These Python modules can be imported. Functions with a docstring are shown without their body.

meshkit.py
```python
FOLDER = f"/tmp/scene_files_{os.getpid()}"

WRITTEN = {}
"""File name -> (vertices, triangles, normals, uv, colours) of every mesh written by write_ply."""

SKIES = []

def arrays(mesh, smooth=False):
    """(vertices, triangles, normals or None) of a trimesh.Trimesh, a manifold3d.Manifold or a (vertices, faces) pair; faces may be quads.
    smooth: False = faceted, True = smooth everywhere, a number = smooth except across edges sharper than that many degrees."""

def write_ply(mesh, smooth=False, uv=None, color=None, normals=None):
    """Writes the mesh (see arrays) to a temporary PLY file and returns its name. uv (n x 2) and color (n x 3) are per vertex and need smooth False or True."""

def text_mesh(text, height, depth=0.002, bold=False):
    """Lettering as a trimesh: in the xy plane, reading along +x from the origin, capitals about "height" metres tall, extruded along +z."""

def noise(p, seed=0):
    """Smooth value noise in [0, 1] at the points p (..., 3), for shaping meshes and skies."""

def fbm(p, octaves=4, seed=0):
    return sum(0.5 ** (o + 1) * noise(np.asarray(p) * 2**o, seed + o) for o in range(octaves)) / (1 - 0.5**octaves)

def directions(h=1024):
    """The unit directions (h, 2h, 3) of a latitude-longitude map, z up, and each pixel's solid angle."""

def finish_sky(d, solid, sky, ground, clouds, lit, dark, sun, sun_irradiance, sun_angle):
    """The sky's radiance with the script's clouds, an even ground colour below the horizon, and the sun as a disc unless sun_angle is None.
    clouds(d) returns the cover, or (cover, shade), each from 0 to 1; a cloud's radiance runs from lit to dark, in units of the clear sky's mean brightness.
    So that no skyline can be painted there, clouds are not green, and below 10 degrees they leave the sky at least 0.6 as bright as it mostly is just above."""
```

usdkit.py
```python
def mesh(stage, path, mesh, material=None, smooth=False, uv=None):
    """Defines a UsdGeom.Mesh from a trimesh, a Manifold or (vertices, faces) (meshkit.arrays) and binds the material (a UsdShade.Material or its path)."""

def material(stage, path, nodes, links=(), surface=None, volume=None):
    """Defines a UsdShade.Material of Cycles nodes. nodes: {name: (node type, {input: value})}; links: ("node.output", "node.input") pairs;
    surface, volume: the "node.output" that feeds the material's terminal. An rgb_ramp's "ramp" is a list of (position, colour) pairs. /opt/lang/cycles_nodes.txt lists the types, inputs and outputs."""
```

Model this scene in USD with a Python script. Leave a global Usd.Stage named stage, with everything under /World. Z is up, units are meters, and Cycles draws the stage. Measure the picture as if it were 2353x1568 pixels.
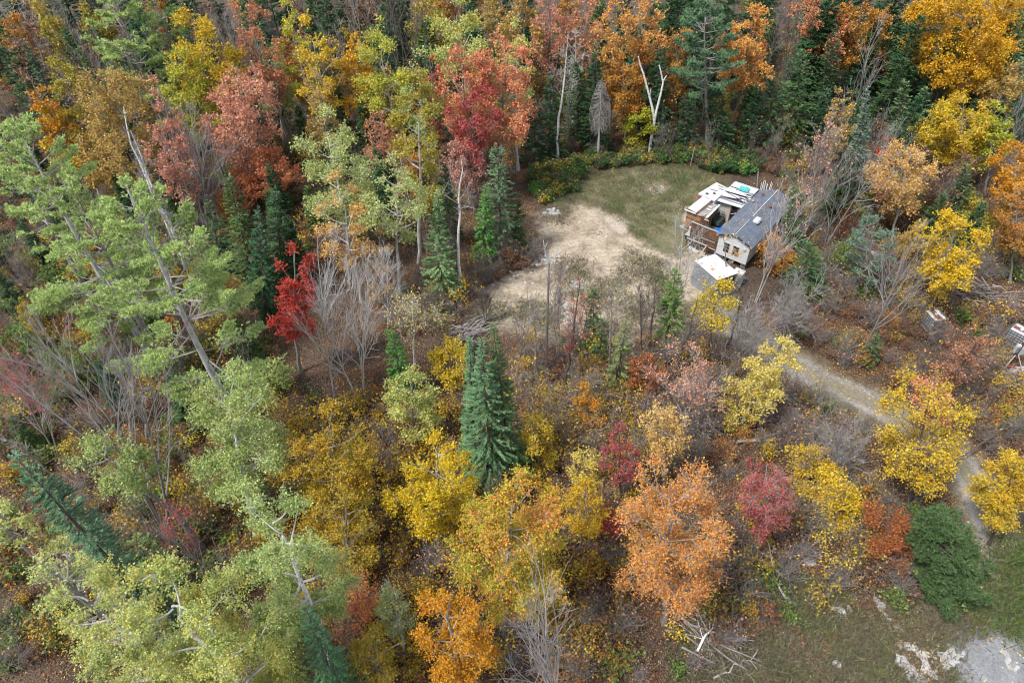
import math, random
import numpy as np, trimesh, usdkit
from pxr import Usd, UsdGeom, UsdShade, UsdLux, Sdf, Gf, Vt
from meshkit import noise, fbm

# ------------------------------------------------------------------ camera, sky, sun, exposure
stage = Usd.Stage.CreateInMemory()
UsdGeom.SetStageUpAxis(stage, 'Z'); UsdGeom.SetStageMetersPerUnit(stage, 1.0)
UsdGeom.Xform.Define(stage, '/World'); UsdGeom.Scope.Define(stage, '/World/Looks')
F, CX, CY, EYE_H = 1568.0, 1176.0, 784.0, 34.5          # the photograph surveyed in 2352 x 1568 units
_n = np.array([44.0, -1568.0, -F]); _n /= np.linalg.norm(_n)
_u = -_n; _f = np.array([0, 0, -1.0]); _y = _f - _u * (_f @ _u); _y /= np.linalg.norm(_y)
RC = np.stack([np.cross(_y, _u), _y, _u]); EYE = np.array([0, 0, EYE_H])
cam = UsdGeom.Camera.Define(stage, '/World/camera')
_m = np.eye(4); _m[:3, :3] = RC.T; _m[3, :3] = EYE
cam.AddTransformOp().Set(Gf.Matrix4d(*_m.ravel().tolist()))
cam.CreateFocalLengthAttr(24.0); cam.CreateHorizontalApertureAttr(36.0); cam.CreateVerticalApertureAttr(24.0)
cam.CreateClippingRangeAttr(Gf.Vec2f(0.5, 3000)); cam.CreateExposureAttr(1.25)
SUN = np.array([-0.45, -0.25, 0.86]); SUN /= np.linalg.norm(SUN)
SKY_STRENGTH, SUN_INTENSITY = 0.085, 0.62
dome = UsdLux.DomeLight.Define(stage, '/World/sky')
dome.GetPrim().SetCustomDataByKey('kind', 'structure')
sky_mat = usdkit.material(stage, '/World/Looks/overcast_sky', {
    's': ('sky_texture', {'sky_type': 'single_scattering', 'sun_disc': False, 'sun_elevation': math.asin(SUN[2]), 'sun_rotation': math.atan2(SUN[0], SUN[1])}),
    'tc': ('texture_coordinate', {}), 'n': ('noise_texture', {'scale': 2.2, 'detail': 5.0, 'roughness': 0.55}),
    'r': ('rgb_ramp', {'ramp': [(0.25, (0.62, 0.62, 0.62)), (0.75, (1, 1, 1))]}),
    'm': ('mix_color', {'b': (4.9, 5.2, 5.75), 'use_clamp': False}),
    'b': ('background_shader', {'strength': SKY_STRENGTH})},
    [('tc.generated', 'n.vector'), ('n.fac', 'r.fac'), ('r.color', 'm.fac'), ('s.color', 'm.a'), ('m.result', 'b.color')], surface='b.background')
UsdShade.MaterialBindingAPI.Apply(dome.GetPrim()).Bind(sky_mat)
sun = UsdLux.DistantLight.Define(stage, '/World/sun')
sun.CreateNormalizeAttr(True); sun.CreateIntensityAttr(SUN_INTENSITY); sun.CreateAngleAttr(11.0); sun.CreateColorAttr(Gf.Vec3f(1.0, 0.97, 0.93))
_z = SUN; _x = np.cross([0, 0, 1.0], _z); _x /= np.linalg.norm(_x); _m = np.eye(4); _m[0, :3], _m[1, :3], _m[2, :3] = _x, np.cross(_z, _x), _z
sun.AddTransformOp().Set(Gf.Matrix4d(*_m.ravel().tolist()))

# ------------------------------------------------------------------ survey helpers
def ray(px, py):
    d = RC @ np.array([(px - CX) / F, -(py - CY) / F, -1.0]); return d / np.linalg.norm(d)
def at(px, py, z=0.0):
    d = ray(px, py); return EYE + d * ((z - EYE_H) / d[2])
def proj(p):
    c = (np.asarray(p, float) - EYE) @ RC
    return np.stack([CX + F * c[..., 0] / -c[..., 2], CY - F * c[..., 1] / -c[..., 2], -c[..., 2]], -1)

# ------------------------------------------------------------------ scene helpers
USED = {}
def numbered(parent, name):
    k = USED.get((parent, name), 0); USED[(parent, name)] = k + 1
    return f'{parent}/{name}' + (f'_{k:03d}' if k else '')
def tag(prim, label=None, cat=None, group=None, kind=None):
    for k, v in (('label', label), ('category', cat), ('group', group), ('kind', kind)):
        if v: prim.SetCustomDataByKey(k, v)
    return prim
def thing(name, label, cat, loc=(0, 0, 0), rz=0.0, group=None):
    x = UsdGeom.Xform.Define(stage, numbered('/World', name))
    x.AddTranslateOp().Set(Gf.Vec3d(*map(float, loc)))
    if rz: x.AddRotateZOp().Set(float(rz))
    return tag(x.GetPrim(), label, cat, group)
def bindm(prim, mat):
    UsdShade.MaterialBindingAPI.Apply(prim).Bind(mat if isinstance(mat, UsdShade.Material) else MAT[mat])
def obj(name, mesh, mat, parent=None, col=None, label=None, kind=None, smooth=None):
    """mesh = (vertices, triangles) or trimesh; ONE Mesh prim"""
    if hasattr(mesh, 'vertices'): mesh = (np.asarray(mesh.vertices), np.asarray(mesh.faces))
    v, f = mesh
    path = numbered(str(parent.GetPath()) if parent is not None else '/World', name)
    if smooth:
        m = usdkit.mesh(stage, path, (v, f), None, smooth=smooth)
    else:
        m = UsdGeom.Mesh.Define(stage, path)
        m.CreatePointsAttr(Vt.Vec3fArray.FromNumpy(np.ascontiguousarray(v, np.float32)))
        m.CreateFaceVertexCountsAttr(Vt.IntArray.FromNumpy(np.full(len(f), 3, np.int32)))
        m.CreateFaceVertexIndicesAttr(Vt.IntArray.FromNumpy(np.ascontiguousarray(f, np.int32).ravel()))
        m.CreateSubdivisionSchemeAttr('none')
    if col is not None:
        for key, c in (col.items() if isinstance(col, dict) else (('tint', col),)):
            c = np.asarray(c, np.float32)
            if c.ndim == 2: UsdGeom.PrimvarsAPI(m).CreatePrimvar(key, Sdf.ValueTypeNames.Color3fArray, 'vertex').Set(Vt.Vec3fArray.FromNumpy(c))
            else: UsdGeom.PrimvarsAPI(m).CreatePrimvar(key, Sdf.ValueTypeNames.FloatArray, 'vertex').Set(Vt.FloatArray.FromNumpy(c))
    bindm(m.GetPrim(), mat)
    return tag(m.GetPrim(), label, None, None, kind)
def join(ms):
    V, Fs, n = [], [], 0
    for v, f in ms:
        V.append(v); Fs.append(f + n); n += len(v)
    return np.vstack(V), np.vstack(Fs)
def box(x0, x1, y0, y1, z0, z1, bev=0.0):
    """box, its vertical and horizontal edges chamfered by bev"""
    if bev <= 0:
        m = trimesh.creation.box(bounds=[[x0, y0, z0], [x1, y1, z1]]); return np.array(m.vertices), np.array(m.faces)
    b = min(bev, (x1 - x0) * .3, (y1 - y0) * .3, (z1 - z0) * .3); P = []
    for sx, X in ((1, x0), (-1, x1)):
        for sy, Y in ((1, y0), (-1, y1)):
            for sz, Z in ((1, z0), (-1, z1)):
                P += [[X, Y + sy * b, Z + sz * b], [X + sx * b, Y, Z + sz * b], [X + sx * b, Y + sy * b, Z]]
    h = trimesh.convex.convex_hull(np.array(P)); return np.array(h.vertices), np.array(h.faces)
def tubes(P0, P1, R0, R1, n=3):
    P0, P1 = np.asarray(P0, float).reshape(-1, 3), np.asarray(P1, float).reshape(-1, 3)
    N = len(P0); R0, R1 = np.broadcast_to(R0, N), np.broadcast_to(R1, N)
    d = P1 - P0; d = d / np.maximum(np.linalg.norm(d, axis=1, keepdims=True), 1e-9)
    ref = np.where(np.abs(d[:, 2:3]) < .9, [[0, 0, 1.0]], [[1.0, 0, 0]])
    a = np.cross(d, ref); a /= np.maximum(np.linalg.norm(a, axis=1, keepdims=True), 1e-9); b = np.cross(d, a)
    t = np.arange(n) * 2 * np.pi / n
    ring = np.cos(t)[None, :, None] * a[:, None] + np.sin(t)[None, :, None] * b[:, None]
    V = np.stack([P0[:, None] + ring * R0[:, None, None], P1[:, None] + ring * R1[:, None, None]], 1).reshape(-1, 3)
    i = np.arange(n); j = (i + 1) % n
    f = np.vstack([np.stack([i, j, n + j], 1), np.stack([i, n + j, n + i], 1)])
    return V, (f[None] + (np.arange(N) * 2 * n)[:, None, None]).reshape(-1, 3)
def rod(p0, p1, r, n=6, r1=None):
    """closed straight bar"""
    v, f = tubes([p0], [p1], r, r if r1 is None else r1, n)
    c = np.arange(1, n - 1)
    return v, np.vstack([f, np.stack([0 * c, c + 1, c], 1), np.stack([0 * c + n, n + c, n + c + 1], 1)])
def ribbons(P0, P1, w, rng):
    """thin flat twigs, two triangles each, turned at random"""
    N = len(P0); d = P1 - P0; r = rng.normal(size=(N, 3)); s = np.cross(d, r); s /= np.maximum(np.linalg.norm(s, axis=1, keepdims=True), 1e-9)
    w = np.broadcast_to(w, N)[:, None]
    V = np.stack([P0 - s * w, P0 + s * w, P1 + s * w * .55, P1 - s * w * .55], 1).reshape(-1, 3)
    f = np.array([[0, 1, 2], [0, 2, 3]]); return V, (f[None] + (np.arange(N) * 4)[:, None, None]).reshape(-1, 3)
def polytube(P, R, n=6):
    P = np.asarray(P, float); R = np.broadcast_to(R, len(P)); d = np.gradient(P, axis=0); d /= np.linalg.norm(d, axis=1, keepdims=True)
    a = np.cross(d, [0.31, 0.95, 0.05]); a /= np.linalg.norm(a, axis=1, keepdims=True); b = np.cross(d, a); t = np.arange(n) * 2 * np.pi / n
    V = (P[:, None] + R[:, None, None] * (np.cos(t)[None, :, None] * a[:, None] + np.sin(t)[None, :, None] * b[:, None])).reshape(-1, 3)
    f = []
    for i in range(len(P) - 1):
        for j in range(n):
            k = (j + 1) % n; f += [[i * n + j, i * n + k, i * n + n + k], [i * n + j, i * n + n + k, i * n + n + j]]
    e = (len(P) - 1) * n
    f += [[0, j + 1, j] for j in range(1, n - 1)] + [[e, e + j, e + j + 1] for j in range(1, n - 1)]
    return V, np.array(f)

# ------------------------------------------------------------------ materials
MAT = {}
def mat(name, nodes, links, surface='p.BSDF'):
    MAT[name] = usdkit.material(stage, '/World/Looks/' + name, nodes, links, surface=surface)
def noisy(name, c0, c1, scale=6.0, rough=0.8, bump=0.3, detail=6.0, stretch=(1, 1, 1), lo=.3, hi=.7, dist=.02, metallic=0.0, spec=0.3):
    mat(name, {'tc': ('texture_coordinate', {}), 'mp': ('mapping', {'scale': stretch}), 'n': ('noise_texture', {'scale': scale, 'detail': detail, 'roughness': .65}),
               'r': ('rgb_ramp', {'ramp': [(lo, c0), (hi, c1)]}), 'b': ('bump', {'strength': bump, 'distance': dist}),
               'p': ('principled_bsdf', {'roughness': rough, 'metallic': metallic, 'specular_ior_level': spec})},
        [('tc.object', 'mp.vector'), ('mp.vector', 'n.vector'), ('n.fac', 'r.fac'), ('n.fac', 'b.height'), ('b.normal', 'p.normal'), ('r.color', 'p.base_color')])
for nm, tr in (('leaf', .34), ('needle', .15)):
    mat(nm, {'a': ('attribute', {'attribute': 'tint'}), 'h': ('hsv', {'value': .92, 'saturation': 1.0}), 't': ('translucent_bsdf', {}),
             'p': ('principled_bsdf', {'roughness': .48, 'specular_ior_level': .28}), 'm': ('mix_closure', {'fac': tr})},
        [('a.color', 'p.base_color'), ('a.color', 'h.color'), ('h.color', 't.color'), ('p.BSDF', 'm.closure1'), ('t.BSDF', 'm.closure2')], 'm.closure')
noisy('bark_grey', (.10, .085, .075), (.27, .25, .23), 5, .9, .5, stretch=(3, 3, .6))
noisy('bark_pale', (.20, .195, .185), (.42, .41, .40), 3, .85, .3, stretch=(2, 2, .8), lo=.3, hi=.55)
noisy('bark_dark', (.035, .028, .024), (.12, .10, .085), 6, .9, .5, stretch=(3, 3, .6))
noisy('bark_brown', (.09, .06, .045), (.24, .18, .14), 6, .9, .5, stretch=(3, 3, .5))
noisy('bark_white', (.05, .045, .04), (.66, .65, .63), 4, .8, .2, stretch=(1, 1, 3.2), lo=.36, hi=.46)
noisy('twig', (.17, .155, .145), (.33, .31, .30), 2, .9, 0)
noisy('twig_dark', (.08, .065, .06), (.19, .155, .145), 2, .9, 0)
# ------------------------------------------------------------------ growing trees
PAL = dict(
    gold=[(.50, .30, .025), (.58, .40, .03), (.42, .30, .04)], yellow=[(.64, .45, .03), (.56, .36, .025), (.66, .52, .08)],
    lemon=[(.62, .53, .19), (.55, .43, .10), (.66, .55, .12)], olive=[(.26, .25, .05), (.36, .31, .05), (.44, .31, .05)],
    tan=[(.46, .29, .09), (.36, .27, .09), (.52, .34, .08)], peach=[(.62, .40, .14), (.56, .31, .09), (.64, .47, .17)],
    poplar=[(.26, .36, .12), (.36, .43, .16), (.43, .45, .14)], ygreen=[(.33, .37, .08), (.43, .42, .07), (.50, .44, .05)],
    popyel=[(.32, .40, .14), (.42, .46, .15), (.56, .46, .09)], palegreen=[(.33, .39, .17), (.39, .45, .18), (.42, .44, .14)],
    lime=[(.32, .35, .04), (.46, .44, .04), (.24, .29, .04)], yelgold=[(.56, .42, .04), (.50, .40, .05), (.56, .33, .03)],
    orange=[(.56, .25, .025), (.54, .31, .03), (.48, .17, .03)], orangegold=[(.58, .29, .025), (.57, .36, .03), (.48, .28, .04)],
    orangebrown=[(.46, .20, .04), (.42, .25, .05), (.36, .13, .04)], oranolive=[(.48, .25, .03), (.40, .29, .035), (.28, .25, .04)],
    redorange=[(.62, .24, .14), (.64, .31, .13), (.56, .18, .12)], salmon=[(.60, .29, .20), (.55, .22, .16), (.60, .35, .19)],
    salgold=[(.62, .27, .12), (.62, .35, .09), (.55, .30, .08)], red=[(.50, .065, .04), (.42, .04, .035), (.54, .12, .05)],
    crimson=[(.40, .055, .065), (.46, .10, .085), (.38, .09, .075)], rust=[(.30, .10, .04), (.38, .15, .05), (.22, .07, .035)],
    rustor=[(.52, .21, .11), (.55, .27, .12), (.42, .18, .11)], pink=[(.52, .28, .22), (.56, .22, .18), (.43, .28, .18)],
    mixmaple=[(.27, .33, .05), (.36, .36, .05), (.54, .36, .04), (.60, .27, .05), (.62, .24, .10)],
    goldgreen=[(.60, .36, .025), (.58, .42, .03), (.44, .40, .03)], brown=[(.20, .11, .06), (.28, .15, .08), (.14, .085, .055)],
    green=[(.055, .105, .032), (.08, .14, .04), (.042, .08, .03)], bright=[(.06, .16, .035), (.09, .20, .04), (.05, .12, .03)],
    dark=[(.028, .07, .028), (.042, .09, .034), (.02, .05, .022)], blue=[(.07, .135, .066), (.10, .175, .088), (.05, .10, .048)],
    pine=[(.215, .285, .10), (.28, .335, .12), (.17, .235, .085)], pineyel=[(.28, .30, .12), (.36, .35, .13), (.22, .26, .10)],
    bluepine=[(.09, .165, .085), (.13, .21, .11), (.06, .12, .06)], bluegrey=[(.11, .17, .12), (.15, .21, .15), (.08, .12, .08)],
    deep=[(.06, .115, .042), (.095, .155, .055), (.042, .082, .034)], mossy=[(.10, .15, .035), (.15, .20, .05), (.07, .11, .03)], lightfir=[(.10, .15, .05), (.14, .19, .065), (.07, .12, .04)],
    grey=[(.3, .29, .28)], straw=[(.22, .19, .125), (.16, .145, .09), (.27, .23, .16)], orangered=[(.62, .25, .06), (.63, .33, .08), (.54, .20, .07)], bramble=[(.035, .095, .04), (.055, .125, .045), (.09, .12, .04)])
for _k, _c in PAL.items():
    _c = np.array(_c); _l = _c @ [.3, .59, .11]
    if _k in ('green', 'bright', 'dark', 'blue', 'bluepine', 'bluegrey', 'deep', 'mossy'): _c = _c * dict(dark=1.35, blue=1.45, bluepine=1.3, deep=1.15, green=1.25).get(_k, 1.35)
    elif _k in ('pine', 'pineyel', 'lightfir'): _c = _c * 1.75
    elif _k in ('brown', 'grey', 'bramble', 'straw'): pass
    else: _c = np.maximum(_c * 1.03 - _l[:, None] * .03, .015) * 1.08
    PAL[_k] = np.minimum(_c, .8)
def tint(pal, x, rng, jit=.19):
    """colour of each leaf: a place x in [0,1] along the palette and a little noise"""
    c = np.array(PAL[pal]); k = np.clip((np.asarray(x) - .5) * 1.45 + .5, 0, .9999) * (len(c) - 1) if len(c) > 1 else np.zeros(len(x))
    i = np.floor(k).astype(int); t = (k - i)[:, None]; j = np.minimum(i + 1, len(c) - 1)
    return np.clip((c[i] * (1 - t) + c[j] * t) * np.exp(rng.normal(0, jit, (len(x), 1))) * (1 + rng.normal(0, .06, (len(x), 3))), .004, .9)
def unit(v): return v / np.maximum(np.linalg.norm(v, axis=-1, keepdims=True), 1e-9)
def flakes(P, s, rng, up=.7):
    """a leaf at each P: one kite-like triangle of about s across"""
    N = len(P); n = unit(rng.normal(size=(N, 3)) + [0, 0, up]); a = unit(np.cross(n, rng.normal(size=(N, 3)))); b = np.cross(n, a)
    k = (s * rng.uniform(.7, 1.3, N))[:, None]
    V = np.stack([P - a * k * .55 - b * k * .35, P + a * k * .55 - b * k * .35, P + b * k * .75], 1).reshape(-1, 3)
    return V, np.arange(3 * N).reshape(-1, 3)
def bez(a, b, c, k):
    t = np.linspace(0, 1, k + 1)[None, :, None]; return (1 - t) ** 2 * a[:, None] + 2 * t * (1 - t) * b[:, None] + t * t * c[:, None]
def strip(curves, r0, r1, n):
    """tubes along bezier curves (N, k+1, 3), thinning from r0 to r1"""
    N, K = curves.shape[:2]; t = np.linspace(0, 1, K); R = np.broadcast_to(r0, N)[:, None] * (1 - t) + np.broadcast_to(r1, N)[:, None] * t
    return tubes(curves[:, :-1].reshape(-1, 3), curves[:, 1:].reshape(-1, 3), R[:, :-1].ravel(), R[:, 1:].ravel(), n)
PROFILE = dict(round=lambda u: np.sin(np.pi * np.clip(u * .9 + .07, 0, 1)) ** .6, vase=lambda u: 1.75 * (u + .03) ** .7 * (1.03 - u) ** .42,
               egg=lambda u: 1.55 * (u + .04) ** .4 * (1.02 - u) ** .62, spread=lambda u: 1.25 * (u + .1) ** .3 * (1.02 - u) ** .28, column=lambda u: 1.15 * (u + .1) ** .2 * (1.02 - u) ** .3)
def deciduous(seed, ax, Rw, cb, style, K, NC, NL, s, pal, fine=5, bare_twig=1.0, r0=None, rise=.75, upl=.5, sig=1.0, wob=.02, weep=0.0, tw=.010, stretch=1.0, lobe=1.0, limb=.55, ttop=1.0, ontwig=.4):
    rng = np.random.default_rng(seed); H = np.linalg.norm(ax); r0 = r0 or .012 * H + .02
    T = np.linspace(0, 1, 12); w = rng.normal(0, wob * H, (12, 3)); w[:, 2] = 0; w[0] = 0; w = np.cumsum(w, 0) * .4; w -= np.outer(T ** 2, w[-1]); w *= (np.arange(12) > 0)[:, None]
    def trunk(t):
        q = np.asarray(t)[..., None] * ax; return q + np.stack([np.interp(t, T, w[:, k]) for k in range(3)], -1)
    trad = r0 * (1 - .93 * T) ** .8; trad[0] *= 1.35
    tm = polytube(trunk(T * ttop), np.maximum(trad, .012), 7)
    # lobes: the ends of the limbs, spread through an uneven envelope; every lobe carries its own clumps
    M = K * 14; u = rng.uniform(0, 1, M) ** .85; ang = rng.uniform(0, 2 * np.pi, M)
    lob = .5 + .85 * noise(np.stack([np.cos(ang) * 1.4 + 7, np.sin(ang) * 1.4 + 7, u * 2.4 + seed % 97], -1), seed % 91)
    rho = PROFILE[style](u) * Rw * lob * np.sqrt(rng.uniform(.05, 1, M)) * .86; hc = (1 - cb) * H
    X = np.stack([np.cos(ang) * rho, np.sin(ang) * rho, u * hc], -1); sel = [int(np.argmax(X[:, 2]))]; dm = np.full(M, 1e9); wz = np.array([1, 1, .8 / stretch])
    for _ in range(K - 1):
        dm = np.minimum(dm, np.linalg.norm((X - X[sel[-1]]) * wz, axis=1)); sel.append(int(np.argmax(dm * rng.uniform(.6, 1, M))))
    u, rho = u[sel], rho[sel]; E = trunk(cb + (.96 - cb) * u) + X[sel] * [1, 1, 0]
    lr_ = lobe * 1.12 * Rw / K ** .40 * rng.uniform(.7, 1.25, K) * (1 - .35 * u)
    lw = lr_ ** 2; lw /= lw.sum(); q = rng.choice(K, NC, p=lw); dv = unit(rng.normal(size=(NC, 3)) + [0, 0, .35]) * (rng.uniform(.25, 1, (NC, 1)) ** .5)
    C = E[q] + dv * lr_[q][:, None] * [1, 1, stretch]
    # limbs
    ts = np.clip((E @ ax) / H ** 2 - rise * rho / H, cb * .75, .93); S = trunk(ts); mid = S + (E - S) * .5 + np.stack([0 * ts, 0 * ts, -rng.uniform(-.05, .35, K) * rho * upl], -1) + rng.normal(0, .012 * H, (K, 3))
    L = bez(S, mid, E, 6); lrad = np.clip(r0 * (1 - .93 * ts) ** .8 * limb, .016, None)
    lm = strip(L, lrad, .013, 5)
    # twigs to every clump from the nearest wood below it
    tt = np.linspace(max(cb, .05), .97, 14); wood = np.vstack([L[:, 1:].reshape(-1, 3), trunk(tt)])
    d = np.linalg.norm(C[:, None] - wood[None], axis=2) + 1.2 * np.clip(wood[None, :, 2] - C[:, None, 2] + .1, 0, None)
    S2 = wood[np.argmin(d, 1)]; dd = C - S2
    B = bez(S2, S2 + dd * .5 + rng.normal(0, .16, C.shape) * np.linalg.norm(dd, axis=1, keepdims=True) + [0, 0, .05], C, 3)
    bm = strip(B, .020 if limb > .4 else .013, .008 if limb > .4 else .006, 3)
    sg = sig * .62 * Rw / NC ** .42 + .05
    # fine twigs
    q = np.repeat(np.arange(NC), fine); o = C[q] - unit(dd)[q] * rng.uniform(.0, .6, (len(q), 1)) * np.linalg.norm(dd, axis=1)[q][:, None]
    dirn = unit(unit(dd)[q] * .7 + rng.normal(0, .6, (len(q), 3)) + [0, 0, .35 - weep]); e = o + dirn * (sg * 1.9 * bare_twig * rng.uniform(.5, 1.7, (len(q), 1)))
    fm = ribbons(o, e, tw, rng)
    wood_mesh = join([lm, bm, fm])
    leaves = None
    if NL > 0:
        per = rng.multinomial(NL, (lambda a: a / a.sum())(rng.uniform(.4, 1.6, NC))); q = np.repeat(np.arange(NC), per)
        P = C[q] + rng.normal(0, 1, (len(q), 3)) * sg * [1, 1, .62]
        half = rng.uniform(0, 1, len(q)) < ontwig; te = rng.integers(0, len(e), len(q)); P = np.where(half[:, None], o[te] + (e - o)[te] * rng.uniform(.3, 1.08, (len(q), 1)) + rng.normal(0, .25, P.shape) * sg * .6, P)
        cl = rng.uniform(0, 1, NC); cl = .5 * cl + .5 * np.clip(1.7 * noise(C * .35 + 11, seed % 37) - .35, 0, 1)
        leaves = (*flakes(P, s, rng), np.repeat(tint(pal, cl[q] + rng.normal(0, .16, len(q)), rng), 3, 0))
    return tm, wood_mesh, leaves
def conifer(seed, ax, Rw, s, pal, N, power=.85, cb=.03, droop=.25, whorl=.42, live=1.0, rag=.34):
    rng = np.random.default_rng(seed); droop = droop + rng.uniform(-.1, .12); tone = np.exp(rng.normal(0, .10, 3) * [1, .6, 1]); H = np.linalg.norm(ax); axu = ax / H
    tm = polytube(np.outer(np.linspace(0, 1, 7), ax), (.011 * H + .015) * (1.02 - np.linspace(0, 1, 7)), 6)
    nb = int(H * (1 - cb) / whorl) * 14
    t = np.clip(cb + (1 - cb) * (np.floor(rng.uniform(0, 1, nb) * nb / 14) / (nb / 14)) + rng.normal(0, .02, nb), cb, .985); az = rng.uniform(0, 2 * np.pi, nb)
    side = 1 + rag * 2 * (noise(np.stack([np.cos(az) * 1.5 + 3, np.sin(az) * 1.5 + 3, t * 5], -1), seed % 71) - .5)
    L = Rw * (1 - (t - cb) / (1 - cb)) ** power * rng.choice([.55, .8, 1.0, 1.12], nb, p=[.15, .25, .4, .2]) * rng.uniform(.85, 1.1, nb) * side + .10
    up = -droop * (1 - t) + .55 * t ** 2                       # slope of the branch
    D = np.stack([np.cos(az), np.sin(az), up], -1); P0 = t[:, None] * ax
    w = L ** 1.35; N = max(N, 10); q = rng.choice(nb, N, p=w / w.sum()); f = np.sqrt(rng.uniform(.05, 1, N))
    base = P0[q] + D[q] * (L[q] * f)[:, None]; base[:, 2] += -.10 * L[q] * np.sin(f * np.pi) * (1 - t[q])   # sag, tips lifting
    sd = np.stack([-np.sin(az[q]), np.cos(az[q]), 0 * f], -1) * rng.choice([-1, 1], N)[:, None]
    ln = s * 2.0 * rng.uniform(.6, 1.4, N) * (.75 + .5 * (1 - f)); tip = base + unit(D[q] * .8 + sd * rng.uniform(.05, 1.15, (N, 1)) + np.stack([0 * f, 0 * f, rng.normal(.02, .25, N)], -1)) * ln[:, None]
    r = unit(np.cross(tip - base, rng.normal(0, .35, (N, 3)) + [0, 0, 1])) * (s * .55 * rng.uniform(.7, 1.2, N))[:, None]
    V = np.stack([base - r, base + r, tip], 1).reshape(-1, 3)
    c = tint(pal, np.clip(.15 + .55 * rng.uniform(0, 1, nb)[q] + .25 * f, 0, 1), rng, .16) * tone
    n = min(nb, 160); k = rng.choice(nb, n, replace=False)
    bm = ribbons(P0[k], P0[k] + D[k] * (L[k] * .9)[:, None], .018, rng)
    return tm, bm, (V, np.arange(3 * N).reshape(-1, 3), np.repeat(c, 3, 0))
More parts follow.
